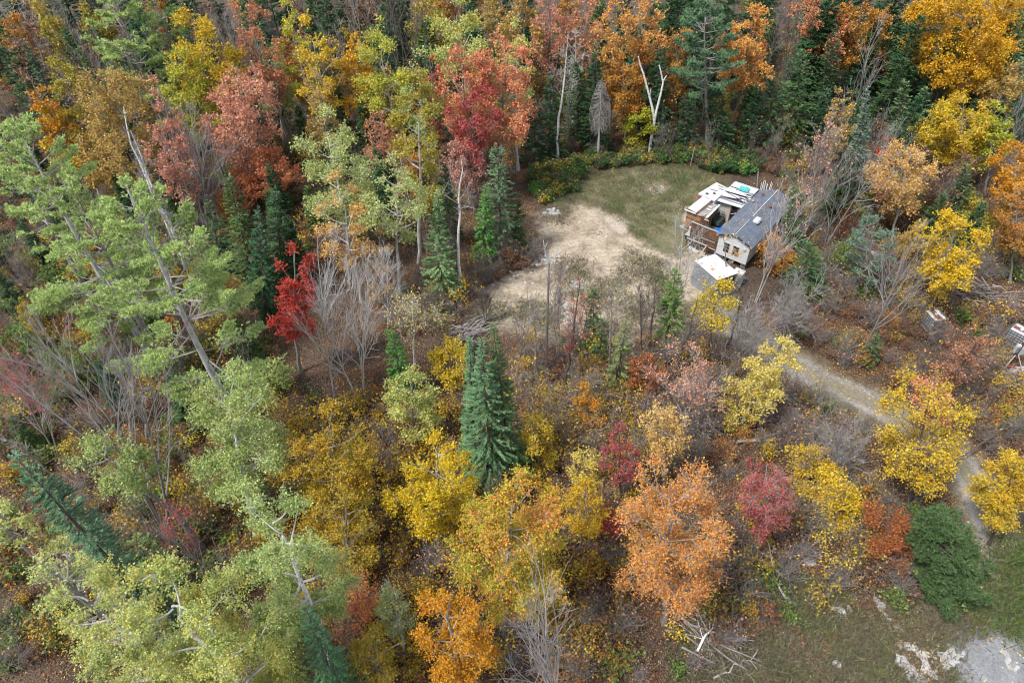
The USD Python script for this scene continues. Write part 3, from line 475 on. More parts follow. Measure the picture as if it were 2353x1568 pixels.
for k in range(16):
    x, a = rng.uniform(-.95, -.2), rng.uniform(4.9, 6.2); an = rng.uniform(-.4, .6); l = rng.uniform(.12, .3); p.add('roof_scrap', rod((x, a, 2.47 + (a - 4.5) * .055), (x + l * math.cos(an), a + l * math.sin(an), 2.48 + (a - 4.5) * .055), .022, 4), 'black_trim' if k % 2 else 'dirty_white')
tv, tf = box(-1.55, -.75, 6.35, 7.0, 2.55, 2.60); tv, tf = lumpy(tv, tf, 3, .11, 3.5, 4)
tp = Local('teal_tarp', 'crumpled teal tarp lying on the patched white porch roof', 'tarp', -1.15, 6.7); tp.add('sheet', (tv + [0, 0, .03], tf), 'teal_tarp', smooth=40)
# camper at the back
c = Local('camper', 'old white camper with roof vents and a red stripe at its end', 'camper', -3.1, 5.1)
quad = [(-3.93, 4.0), (-2.42, 3.82), (-2.36, 6.2), (-3.52, 6.4)]
sh = trimesh.creation.extrude_polygon(Polygon(quad), 1.85); sv = np.array(sh.vertices) + [0, 0, .55]; c.add('body', (sv, np.array(sh.faces)), 'pale_blue')
rf = trimesh.creation.extrude_polygon(Polygon(quad).buffer(.05, join_style=2), .07); c.add('roof', (np.array(rf.vertices) + [0, 0, 2.402], np.array(rf.faces)), 'dirty_white')
c.add('red_stripe', slab([(-3.93, 3.985, 2.3), (-2.5, 3.815, 2.3), (-2.5, 3.80, 2.05), (-3.93, 3.97, 2.05)], .02), 'red_paint')
c.add('side_stripe', slab([(-3.95, 4.05, 2.32), (-3.945, 4.05, 2.1), (-3.62, 6.0, 2.1), (-3.62, 6.0, 2.32)], .02), 'red_paint')
for b, a in ((-3.35, 4.35), (-2.9, 4.75)):
    vv = c.add('roof_vent', box(b - .11, b + .11, a - .09, a + .09, 2.473, 2.53, .02), 'black_trim'); c.add('vent_lid', box(b - .14, b + .02, a + .02, a + .14, 2.531, 2.545), 'steel', vv)
for q in [((-3.45, 5.15), (-2.85, 5.22)), ((-3.0, 5.72), (-2.55, 5.66)), ((-3.2, 6.1), (-2.8, 6.02))]: c.add('roof_rail', rod((*q[0], 2.495), (*q[1], 2.495), .028, 4), 'black_trim')
for a in (4.6, 5.7): c.add('wheel', rod((-3.75, a, .3), (-3.55, a, .3), .3, 12), 'black_trim')
# outdoor kitchen with a white lean to roof
k = Local('outdoor_kitchen', 'plywood sided cook shelter with one bright white roof panel', 'shelter', -2.9, 3.0)
k.add('white_panel', slab([(-3.78, 1.96, 2.18), (-2.95, 1.84, 2.18), (-2.68, 3.85, 2.42), (-3.50, 4.02, 2.42)], .04), 'white_metal')
k.add('gutter', box(-3.95, -2.95, 1.74, 1.84, 2.02, 2.12, .02), 'white_metal'); k.add('side_rail', slab([(-2.90, 1.85, 2.21), (-2.82, 1.85, 2.21), (-2.55, 3.85, 2.45), (-2.63, 3.85, 2.45)], .06), 'rust_brown')
for i in range(11): k.add('shelf_slat', box(-2.80 + i * .003, -2.02, 1.80 + i * .19, 1.80 + i * .19 + .13, 2.02 + i * .012, 2.05 + i * .012), 'old_wood')
k.add('shelf_edge', slab([(-2.06, 1.66, 2.12), (-1.88, 1.72, 2.12), (-1.86, 3.95, 2.22), (-2.04, 3.95, 2.22)], .06), 'dirty_white')
for b, a in ((-2.5, 3.3), (-2.35, 2.85)): k.add('tray', box(b - .2, b + .2, a - .13, a + .13, 2.13, 2.16), 'panel_grey')
k.add('pot', rod((-2.28, 1.95, 2.05), (-2.28, 1.95, 2.25), .09, 10), 'dirty_white')
for i in range(2): k.add('plywood_sheet', box(-3.8 + i * .885, -2.925 + i * .885, 1.96, 1.99, .35, 2.0), 'plywood')
k.add('plywood_band', box(-3.82, -2.05, 1.935, 1.958, 1.28, 1.38), 'brown_wood')
for i in range(13): k.add('side_board', box(-2.06, -2.03, 2.02 + i * .145, 2.02 + i * .145 + .135, .5, 1.98), ('brown_wood', 'brown_wood_b')[i % 3 == 1])
k.add('left_wall', box(-3.82, -3.79, 2.0, 3.9, .35, 2.1), 'plywood')
# deck and privacy fence
dk = Local('deck', 'weathered plank deck between the plank fence and the porch', 'deck', -1.3, 2.5)
for i in range(28): dk.add('deck_board', box(-2.55, -.03, .50 + i * .147, .50 + i * .147 + .138, .46, .50 - .002 * (i % 2)), 'deck_wood')
for a in (.55, 1.8, 3.2, 4.5): dk.add('joist', box(-2.5, -.08, a, a + .05, .28, .458), 'brown_wood')
for b in (-2.4, -1.3, -.2):
    for a in (.6, 2.5, 4.4): dk.add('deck_foot', box(b - .08, b + .08, a - .08, a + .08, -.15, .279), 'concrete')
fn = Local('privacy_fence', 'brown upright plank fence in front of the deck with a pale top rail', 'fence', -1.3, .42)
for i in range(17):
    b = -2.56 + i * .148; fn.add('plank', box(b, b + .138, .40 + .006 * (i % 3), .425 + .006 * (i % 3), .56, 2.18 - .01 * (i % 4)), 'brown_wood_b' if i in (11, 12, 13, 14, 16) else 'brown_wood')
fn.add('top_rail', box(-2.62, -.03, .37, .47, 2.185, 2.225), 'old_wood'); fn.add('middle_rail', box(-2.56, -.05, .36, .398, 1.28, 1.37), 'brown_wood'); fn.add('patch_board', box(-1.55, -.3, .325, .358, 1.10, 1.24), 'steel')
fn.add('fence_post', box(-.06, .0, .33, .43, .2, 2.18), 'brown_wood')
for i in range(5): fn.add('screen_plank', box(-2.42 + i * .118, -2.42 + i * .118 + .11, 1.72 + .004 * (i % 2), 1.745 + .004 * (i % 2), .5, 2.15 - .02 * (i == 0)), 'brown_wood')
fn.add('screen_ledge', box(-2.1, -1.72, 1.66, 1.72, 1.9, 1.97), 'pale_wood')
rl = Local('deck_edge_rail', 'low pale rail along the deck front with posts', 'rail', -1.6, 0)
rl.add('rail', box(-2.6, -.75, -.02, .08, .82, .88), 'old_wood'); rl.add('lower_rail', box(-2.5, -.08, .05, .1, .55, .66), 'black_trim'); rl.add('edge_board', box(-1.2, -.05, .11, .2, .6, .68), 'old_wood')
for b in (-2.58, -1.6, -.8): rl.add('post', box(b, b + .07, .0, .07, -.15, .818), 'brown_wood')
sb = Local('wooden_brace', 'wooden A shaped brace propped below the deck rail', 'brace', -.75, -.2)
sb.add('leg', rod((-.82, -.05, .85), (-1.0, -1.05, 0), .04, 4), 'pale_wood'); sb.add('leg', rod((-.78, -.05, .85), (-.55, -.5, 0), .04, 4), 'brown_wood'); sb.add('strut', rod((-.95, -.75, .2), (-.66, -.3, .35), .035, 4), 'pale_wood')
bl = Local('blue_mat', 'bright blue tarp lying flat on the deck by the roof', 'tarp', -1.15, 3.15); v, f = lumpy(*box(-1.47, -.80, 2.68, 3.62, .52, .55), 3, .018, 4, 2); bl.add('sheet', (v, f), 'blue_tarp', smooth=40)
sf = Local('outdoor_sofa', 'dark green outdoor loveseat on the deck by the porch wall', 'sofa', -1.75, 3.85)
sf.add('seat', box(-1.98, -1.30, 3.15, 4.35, .68, .88, .05), 'black_trim'); sf.add('cushion', box(-1.95, -1.35, 3.2, 3.72, .881, .98, .04), 'green_cloth'); sf.add('cushion', box(-1.95, -1.35, 3.76, 4.3, .881, .98, .04), 'green_cloth')
sf.add('back', box(-2.0, -1.86, 3.15, 4.35, .885, 1.3, .05), 'black_trim')
for b in (-1.92, -1.36):
    for a in (3.2, 4.3): sf.add('leg', rod((b, a, .5), (b, a, .68), .03, 5), 'black_trim')
ch = Local('metal_chair', 'thin black metal chair frame against the porch wall', 'chair', -1.75, 4.45)
for b in (-1.98, -1.5): ch.add('side_frame', [rod((b, 4.42, .5), (b, 4.42, 1.35), .02, 5), rod((b, 4.2, .5), (b, 4.2, 1.0), .02, 5), rod((b, 4.2, 1.0), (b, 4.42, 1.02), .02, 5)], 'black_trim')
ch.add('seat', box(-1.98, -1.5, 4.2, 4.42, .88, .91), 'black_trim'); ch.add('back_rail', [rod((-1.98, 4.42, 1.34), (-1.5, 4.42, 1.34), .02, 5), rod((-1.98, 4.42, 1.15), (-1.5, 4.42, 1.15), .018, 5)], 'black_trim')
bk = Local('white_bundle', 'crumpled white sack behind the left end of the plank fence', 'sack', -2.55, 1.45); v, f = lumpy(*box(-2.75, -2.4, 1.25, 1.6, .5, 1.25, .08), 2, .07, 4, 8); bk.add('sack', (v, f), 'tank_white', smooth=50)
bk = Local('white_bucket', 'small white bucket hanging at the left edge of the plank fence', 'bucket', -2.66, .5); bk.add('pail', rod((-2.66, .5, 1.3), (-2.66, .5, 1.62), .09, 10, .11), 'tank_white'); bk.add('handle', rod((-2.66, .43, 1.62), (-2.66, .43, 1.8), .012, 4), 'steel')
for i, (b, a, lab) in enumerate(((-2.05, .12, 'largest pale concrete block under the deck edge, left of its row'), (-1.72, .05, 'pale concrete block in the middle of the row under the deck edge'), (-1.42, .0, 'small pale block third from the left under the deck edge'), (-.62, -.1, 'grey block behind the A shaped wooden brace'))):
    q = Local('concrete_block', lab, 'block', b, a - .25); v, f = lumpy(*box(b - .17, b + .17, a - .42, a - .1, -.05, .24, .04), 1, .02, 6, i); q.add('block', (v, f), 'concrete')
st = Local('plank_stack', 'grey planks lying on the grass left of the plywood shelter', 'planks', -3.85, 2.4)
for i in range(4): st.add('plank', box(-4.3 + .1 * i, -3.9 + .08 * i, 2.15 + i * .14, 2.27 + i * .14, .05 + .03 * i, .09 + .03 * i), 'box_grey')
st.add('long_plank', box(-4.25, -3.1, 2.02, 2.12, .04, .09), 'old_wood')
bn = Local('green_bench', 'low pale bench left of the plank fence', 'bench', -2.95, 1.3)
for i in range(3): bn.add('slat', box(-3.15 + .14 * i, -3.04 + .14 * i, .85, 1.85, .42, .46), 'panel_grey')
for a in (.95, 1.75): bn.add('leg', box(-3.12, -2.8, a - .04, a + .04, -.1, .418), 'black_trim')
# shed
sd = Local('shed', 'small shed wrapped in grey cloth with a flat white roof', 'shed', 0, -3.6)
rq = [(-.02, -3.92, 2.2), (.86, -2.38, 2.32), (3.22, -3.30, 2.22), (2.35, -4.84, 2.10)]
sq = [(x * .97 + 1.6 * .03, y * .97 - 3.6 * .03) for x, y, _ in rq]
sh = trimesh.creation.extrude_polygon(Polygon(sq), 2.12); v, f = np.array(sh.vertices), np.array(sh.faces); sm = trimesh.Trimesh(v, f)
for _ in range(3): sm = sm.subdivide()
v = np.array(sm.vertices); nrm = np.array(sm.vertex_normals); side = np.abs(nrm[:, 2:]) < .5
v = v + np.where(side, nrm * ((fbm(v * [2.2, 2.2, .8] + 40, 3, 3) - .5) * .16)[:, None], 0); v[:, 2] = np.where(v[:, 2] > 2.0, 2.06, v[:, 2]) - .06
sd.add('cloth_wall', (v, np.array(sm.faces)), 'grey_cloth', smooth=40); sd.add('roof', slab(rq, .05), 'white_metal')
for i in range(4): sd.add('wall_strip', rod(np.array([*sq[i], .0]), np.array([*sq[i], 2.06]), .03, 5), 'old_wood')
e0, e1 = np.array(sq[3]), np.array(sq[2])
for i in range(3):
    a_, b_ = e0 + (e1 - e0) * (.12 + .29 * i), e0 + (e1 - e0) * (.34 + .29 * i); sd.add('side_pane', slab([(*a_, 1.9), (*b_, 1.9), (*(b_ + [.0, -.03]), 1.55), (*(a_ + [0, -.03]), 1.55)], .02), 'black_trim' if i else 'old_wood')
rng = np.random.default_rng(9)
st = thing('white_stake', 'short white stick leaning beside the grey cloth shed', 'stick', at(1617, 645)); obj('stick', rod((0, 0, 0), (.12, .1, .75), .025, 5), 'white_metal', st)
# poles behind the house
pb = Local('pole_bundle', 'bundle of grey pipes and poles leaning behind the far roof end', 'poles', -.3, 8.9)
for i in range(9):
    b = -.65 + i * .1; pb.add('pole', rod((b + .3, 8.3 + .05 * (i % 3), 1.2 + .05 * (i % 2)), (b + rng.uniform(-.25, .0), 9.6 + rng.uniform(-.3, .2), 2.0 + rng.uniform(-.2, .2)), .035, 6), 'steel' if i % 2 else 'old_wood')
pb.add('rack', [box(-.8, .5, 8.5, 8.56, .0, 1.2), box(-.8, -.74, 8.5, 9.4, 0, 1.7)], 'brown_wood')
lp = Local('long_pole', 'long pale pole sticking up behind the far end of the roof', 'pole', -.6, 9.1); lp.add('pole', rod((-.55, 8.9, 0.), (-1.35, 9.75, 2.75), .045, 6), 'steel')
sp = thing('survey_post', 'thin grey post standing on the far edge of the lawn', 'post', at(1585, 383)); obj('post', rod((0, 0, -.1), (.12, .12, 2.0), .035, 6), 'old_wood', sp); obj('post_cap', rod((.12, .12, 2.0), (.122, .122, 2.04), .04, 6), 'steel', sp)

# ------------------------------------------------------------------ caged water tanks, electrical post
def tote(label, x, y, rz, pallet=True, blank=False):
    t = thing('caged_water_tank', label, 'water tank', (x, y, float(gz(x, y))), rz)
    obj('tank', box(-.46, .46, -.56, .56, .19, 1.16, .06), 'tank_white', t)
    obj('tank_top', box(-.44, -.2, -.52, -.02, 1.161, 1.19, .02), 'white_metal', t); obj('tank_top', box(-.44, -.2, .04, .52, 1.161, 1.19, .02), 'white_metal', t); obj('tank_top', box(.2, .44, -.52, -.02, 1.161, 1.19, .02), 'white_metal', t); obj('tank_top', box(.2, .44, .04, .52, 1.161, 1.19, .02), 'white_metal', t)
    obj('leaf_debris', box(-.19, .19, -.5, .5, 1.161, 1.172), 'rust_brown', t); obj('cap', rod((0, 0, 1.172), (0, 0, 1.24), .11, 12), 'tank_white', t)
    for i in range(7):
        xx = -.5 + i / 6
        for s in (-1, 1): obj('cage_bar', rod((xx * .98, s * .60, .15), (xx * .98, s * .60, 1.2), .022, 5), 'cage_steel', t)
        yy = -.6 + i / 6 * 1.2
        for s in (-1, 1): obj('cage_bar', rod((s * .5, yy * .98, .15), (s * .5, yy * .98, 1.2), .022, 5), 'cage_steel', t)
    for j in range(6):
        z = .22 + j * .195
        for s in (-1, 1):
            obj('cage_rail', rod((-.5, s * .615, z), (.5, s * .615, z), .022, 5), 'cage_steel', t); obj('cage_rail', rod((s * .515, -.6, z), (s * .515, .6, z), .022, 5), 'cage_steel', t)
    for xx in (-.42, 0, .42): obj('pallet_foot', box(xx - .06, xx + .06, -.58, .58, -.08, .1), 'old_wood', t)
    for j in range(6): obj('pallet_board', box(-.5, .5, -.58 + j * .212, -.48 + j * .212, .101, .14), 'old_wood', t)
    return t
tote('white caged water tank with a white pipe on top, on a board platform', 29.95, 34.78, 9)
q = thing('wooden_platform', 'worn sheet of boards lying under the caged tank with the white pipe', 'boards', (30.55, 34.75, float(gz(30.5, 34.7)) + .1), 9)
for i in range(8): obj('board', box(-1.1 + i * .2, -.91 + i * .2, -.72, .70, -.06 + .004 * (i % 2), -.02 + .004 * (i % 3)), 'brown_wood_b' if i > 4 else 'old_wood', q)
q = thing('white_pipe', 'white pipe lying across the top of the caged water tank', 'pipe', (30.0, 34.8, float(gz(30, 34.8)) + 1.24)); obj('pipe', rod((.02, .45, 0), (.2, -.65, 0.02), .04, 8), 'white_metal', q); obj('pipe_end', rod((.2, -.65, .02), (.205, -.69, .02), .05, 8), 'white_metal', q)
tote('white caged water tank with a round lid cut by the right edge', 34.95, 32.95, 38)
tk = Local('white_freezer', 'white boxy freezer with dark louvres behind the shed', 'freezer', 2.85, -1.9)
tk.add('cabinet', box(2.45, 3.2, -2.15, -1.55, .05, 1.2, .03), 'tank_white'); tk.add('lid', box(2.43, 3.22, -2.17, -1.53, 1.203, 1.27, .03), 'white_metal'); tk.add('grille', box(2.62, 3.05, -2.175, -2.152, .35, .85), 'box_grey')
for i in range(2): tk.add('foot', box(2.5 + .5 * i, 2.65 + .5 * i, -2.1, -1.6, -.1, .048), 'black_trim')
ep = thing('electrical_post', 'leaning wooden post carrying grey electrical boxes, braced by pale struts', 'post', (33.65, 30.95, float(gz(33.65, 30.95))))
obj('post', rod((0, 0, -.1), (-.12, -.04, 2.1), .085, 8), 'brown_wood', ep); obj('post_top', rod((-.12, -.04, 2.1), (-.125, -.042, 2.16), .08, 8), 'pale_wood', ep)
bx_ = obj('meter_box', box(-.42, -.14, -.14, .08, 1.15, 1.75, .02), 'box_grey', ep); obj('box_cover', box(-.40, -.17, -.16, -.142, 1.2, 1.7, .01), 'steel', bx_); obj('box_hood', box(-.4, -.16, -.12, .06, 1.751, 1.84, .02), 'white_metal', bx_)
b2 = obj('breaker_box', box(.0, .3, -.14, .06, .95, 1.55, .02), 'box_grey', ep); obj('outlet', box(.301, .42, -.1, .02, 1.1, 1.22, .01), 'white_metal', b2); obj('outlet', box(.05, .24, -.1, .02, 1.551, 1.65, .01), 'white_metal', b2); obj('outlet', box(.301, .38, -.08, .0, .97, 1.06, .01), 'white_metal', b2)
obj('strut', rod((0, -.05, 1.0), (.45, -.85, -.1), .04, 4), 'old_wood', ep); obj('strut', rod((-.1, -.05, .9), (-1.05, -.75, -.1), .04, 4), 'old_wood', ep); obj('cross_brace', rod((-.6, -.45, .35), (.0, -.62, .2), .04, 4), 'red_paint', ep)
q = thing('fallen_board', 'pale board lying on the ground at the foot of the electrical post', 'board', (34.0, 30.3, float(gz(34, 30.3))), 3); obj('board', box(-.7, 1.3, -.16, .16, .0, .06, .01), 'old_wood', q); obj('pipe', rod((-.6, .2, .08), (1.3, .22, .08), .04, 6), 'dirty_white', q)
# ------------------------------------------------------------------ rocks, logs, brush piles
noisy('granite', (.15, .145, .15), (.34, .33, .33), 1.4, .85, .6, detail=9, lo=.35, hi=.6, dist=.08)
noisy('pale_rock', (.17, .165, .16), (.40, .39, .38), 1.6, .85, .8, detail=10, dist=.08, lo=.32, hi=.6)
noisy('dead_wood', (.24, .21, .19), (.46, .43, .40), 3, .9, .3, stretch=(3, 3, 3))
def outcrop(label, pts, hgt, seed, m='granite'):
    P = gpoly(pts); c = np.array(P.centroid.coords[0]); rng = np.random.default_rng(seed); t = thing('rock_outcrop', label, 'rock', (*c, float(gz(*c))))
    b = P.bounds; n = max(2, int(P.area / .9) + 1); seeds = np.array([[rng.uniform(b[0], b[2]), rng.uniform(b[1], b[3])] for _ in range(60)]); seeds = np.array([s for s in seeds if P.contains(Point(*s))][:n])
    cells = shapely.voronoi_polygons(shapely.MultiPoint(seeds), extend_to=P.envelope.buffer(2)).geoms if len(seeds) > 1 else [P]
    for cell in cells:
        q = cell.intersection(P).buffer(-.012)
        for g in getattr(q, 'geoms', [q]):
            if g.is_empty or g.area < .03: continue
            gr = .09; xs = np.arange(g.bounds[0] - gr, g.bounds[2] + gr * 2, gr); ys = np.arange(g.bounds[1] - gr, g.bounds[3] + gr * 2, gr)
            X, Y = np.meshgrid(xs, ys); pt = shapely.points(X.ravel(), Y.ravel()); d = np.where(shapely.contains(g, pt), shapely.distance(g.boundary, pt), -shapely.distance(g, pt)).reshape(X.shape)
            d = d + (fbm(np.stack([X * 1.7 + 20, Y * 1.7 + 20, 0 * X], -1), 4, seed) - .5) * .75 - .02
            Z = gz(X, Y) + np.clip(d * 2.2, -.25, hgt * .38 * rng.uniform(.5, 1.2)) + .06 * rng.normal() * (X - g.centroid.x) * (d > 0) + (fbm(np.stack([X * 2.6 + 70, Y * 2.6 + 70, 0 * X], -1), 4, seed + 1) - .5) * .12 - .01
            i = (np.arange(len(ys) - 1)[:, None] * len(xs) + np.arange(len(xs) - 1)).ravel(); f = np.vstack([np.stack([i, i + 1, i + len(xs) + 1], 1), np.stack([i, i + len(xs) + 1, i + len(xs)], 1)])
            V = np.stack([X, Y, Z], -1).reshape(-1, 3) - [*c, float(gz(*c))]; f = f[(d.ravel()[f] > -.12).any(1)]
            if len(f) < 4: continue
            ids, inv = np.unique(f, return_inverse=True); obj('rock_face', (V[ids], inv.reshape(-1, 3)), m, t, smooth=25)
outcrop('largest white rock outcrop beside the grey gravel pad at the bottom right', [(2050, 1480), (2065, 1462), (2110, 1480), (2140, 1525), (2160, 1568), (2110, 1580), (2072, 1545), (2048, 1520)], .16, 1, 'pale_rock')
outcrop('bright rock slab against the left edge of the gravel pad', [(2130, 1500), (2165, 1502), (2185, 1488), (2215, 1500), (2190, 1522), (2175, 1548), (2150, 1550), (2138, 1525)], .12, 2, 'pale_rock')
outcrop('long cracked grey rock slab running diagonally below the round pine', [(2008, 1372), (2030, 1385), (2048, 1415), (2075, 1440), (2085, 1462), (2060, 1452), (2028, 1425), (2008, 1395)], .14, 3)
outcrop('pale flat rock with a cracked top left of the diagonal slab', [(1910, 1392), (1950, 1388), (1957, 1405), (1945, 1420), (1925, 1412), (1905, 1405)], .2, 4, 'pale_rock')
outcrop('split pale rock standing left of the flat cracked rock', [(1795, 1370), (1812, 1364), (1820, 1382), (1838, 1394), (1815, 1400), (1808, 1410), (1800, 1408), (1802, 1390)], .3, 5, 'pale_rock')
outcrop('low mossy grey rock half hidden in leaves near the bottom', [(1735, 1420), (1762, 1405), (1790, 1415), (1780, 1440), (1745, 1448)], .12, 6)
outcrop('narrow white rock lying in the bottom grass', [(1880, 1510), (1915, 1518), (1930, 1530), (1895, 1528)], .14, 7, 'pale_rock')
outcrop('small pale rock in brown leaves above the flat cracked rock', [(1842, 1280), (1860, 1285), (1872, 1302), (1858, 1308), (1848, 1295)], .3, 8, 'pale_rock')
outcrop('pale stone strip between gravel pad and right edge', [(2290, 1465), (2305, 1468), (2320, 1500), (2345, 1530), (2335, 1550), (2315, 1530), (2300, 1500)], .1, 9, 'pale_rock')
outcrop('white rock at the very bottom edge left of the largest outcrop', [(2020, 1530), (2040, 1545), (2050, 1568), (2030, 1575), (2015, 1550)], .14, 10, 'pale_rock')
def rubble(name, label, line, wid, n, seed, smin, smax, m='pale_rock'):
    rng = np.random.default_rng(seed); L = LineString([tuple(at(x, y)[:2]) for x, y in line]); c = np.array(L.centroid.coords[0]); t = thing(name, label, 'rubble', (*c, 0))
    for i in range(n):
        p = np.array(L.interpolate(rng.uniform(0, 1), normalized=True).coords[0]) + rng.normal(0, wid, 2); s = rng.uniform(smin, smax)
        ms = trimesh.creation.icosphere(1); v = np.array(ms.vertices) * [s, s * rng.uniform(.6, 1), s * rng.uniform(.35, .6)]; v = v * (1 + .5 * (noise(v * 2 / s + i * 3, seed) - .5))[:, None]; a = rng.uniform(0, 6.3); v = v @ np.array([[math.cos(a), math.sin(a), 0], [-math.sin(a), math.cos(a), 0], [0, 0, 1]])
        obj('stone', (v + [p[0] - c[0], p[1] - c[1], float(gz(*p)) + s * .15], np.array(ms.faces)), m, t)
rubble('crushed_stone', 'curved strip of white crushed stone on the sand at the clearing edge', [(1298, 740), (1290, 715), (1300, 690)], .28, 110, 1, .04, .14)
rubble('crushed_stone', 'short white stone strip above the curved one on the sand', [(1312, 668), (1330, 645)], .25, 60, 2, .04, .13)
rubble('crushed_stone', 'white stone spread behind the thin fir at the clearing front', [(1372, 770), (1400, 783), (1440, 778)], .4, 120, 3, .04, .15)
rubble('rubble_heap', 'heap of white rubble at the left clearing edge by the dead white trunk', [(1232, 585), (1250, 600), (1270, 598)], .5, 46, 4, .06, .22)
rubble('rubble_heap', 'small white stone heap below the green brambles', [(1255, 488), (1282, 488)], .2, 26, 5, .08, .26)
rubble('rubble_heap', 'scattered pale stones on the leaf covered slope left of the sand mound', [(1150, 650), (1175, 610), (1230, 620)], .9, 22, 6, .07, .2)
def log(label, a, b, r, m='dead_wood', seed=0, za=.1, zb=.1, name='fallen_log'):
    rng = np.random.default_rng(seed); A, B = at(*a), at(*b); A[2] = gz(*A[:2]) + za; B[2] = gz(*B[:2]) + zb; t = thing(name, label, 'log', A)
    T = np.linspace(0, 1, 8)[:, None]; P = (B - A) * T + rng.normal(0, .06, (8, 3)) * [1, 1, .3]; obj('trunk', polytube(P, r * (1 - .6 * T[:, 0]), 7), m, t)
    k = 5; s = P[rng.integers(2, 8, k)]; e = s + rng.normal(0, .5, (k, 3)) * [1, 1, .3] + (B - A) / np.linalg.norm(B - A) * .5 + [0, 0, .2]; obj('branch', tubes(s, e, r * .3, .01, 4), m, t)
log('long pale fallen log lying across brown leaves right of centre', (1690, 1022), (1822, 1015), .11, seed=1, za=.25, zb=.3)
log('grey fallen log above the brush heap beside the lemon poplar', (1785, 905), (1850, 940), .16, 'bark_grey', 2)
log('thin pale stem lying in leaves below the crimson shrub', (1795, 1375), (1748, 1275), .06, seed=3, za=.2, zb=1.2)
log('dark rotten log behind the green brambles', (1225, 380), (1320, 385), .14, 'bark_brown', 4)
log('pale log in the shade behind the bramble bank', (1285, 372), (1300, 395), .12, 'dead_wood', 5)
log('fallen birch stem crossing the ground at the bottom right of the orange tree', (1600, 1500), (1645, 1420), .07, 'bark_white', 7, .2, .3)
log('leaning grey stem beside the round pine tree', (2165, 1085), (2290, 1010), .06, 'bark_dark', 8, .2, 1.5)
log('thin pale stick lying in the bottom grass left of the rocks', (1640, 1560), (1720, 1515), .05, 'dead_wood', 9)
def brushpile(label, a, b, n, wid, hgt, seed, m=('bark_dark', 'dead_wood', 'twig_dark', 'bark_grey'), l=(1.0, 3.2)):
    rng = np.random.default_rng(seed); A, B = at(*a), at(*b); c = (A + B) / 2; t = thing('brush_pile', label, 'brush pile', (c[0], c[1], float(gz(*c[:2])))); d = (B - A)[:2]; an = math.atan2(d[1], d[0])
    for i in range(n):
        q = rng.uniform(-.5, .5); p = np.array([*(d * q + rng.normal(0, wid, 2)), abs(rng.normal(0, hgt * .5)) * (1 - abs(q))]); th = an + rng.normal(0, .5); L = rng.uniform(*l); dv = np.array([math.cos(th), math.sin(th), rng.normal(0, .12)]) * L / 2
        r = rng.uniform(.015, .06); P = np.array([p - dv, p + rng.normal(0, .1, 3), p + dv]); P[:, 2] = np.maximum(P[:, 2], .03); obj('stick', polytube(P, [r, r * .8, r * .35], 5), m[i % len(m)], t)
brushpile('large dark brush pile of cut branches right of the yellow tree', (2190, 660), (2330, 705), 130, .55, .9, 1)
brushpile('grey brush heap in front of the lemon coloured poplar', (1765, 935), (1850, 975), 70, .5, .6, 2)
brushpile('bleached brush heap in brown leaves left of the sandy mound', (1045, 770), (1125, 745), 60, .5, .5, 3, ('dead_wood', 'twig', 'bark_grey'))
brushpile('dark tangle of sticks behind the bramble bank', (1225, 395), (1320, 375), 60, .7, .5, 4)
brushpile('tangle of pale twigs on the left edge of the clearing', (1130, 620), (1215, 590), 60, .7, .5, 5, ('dead_wood', 'twig_dark', 'bark_brown'))
brushpile('dark brush heap below the grey one right of centre', (1850, 1000), (1935, 1060), 60, .6, .6, 6)
brushpile('grey branch litter beside the electrical post', (2290, 860), (2350, 890), 30, .5, .4, 7)
brushpile('small twig heap at the lower end of the fallen birch', (1590, 1440), (1690, 1510), 55, .6, .4, 8, ('twig_dark', 'twig', 'bark_grey'))
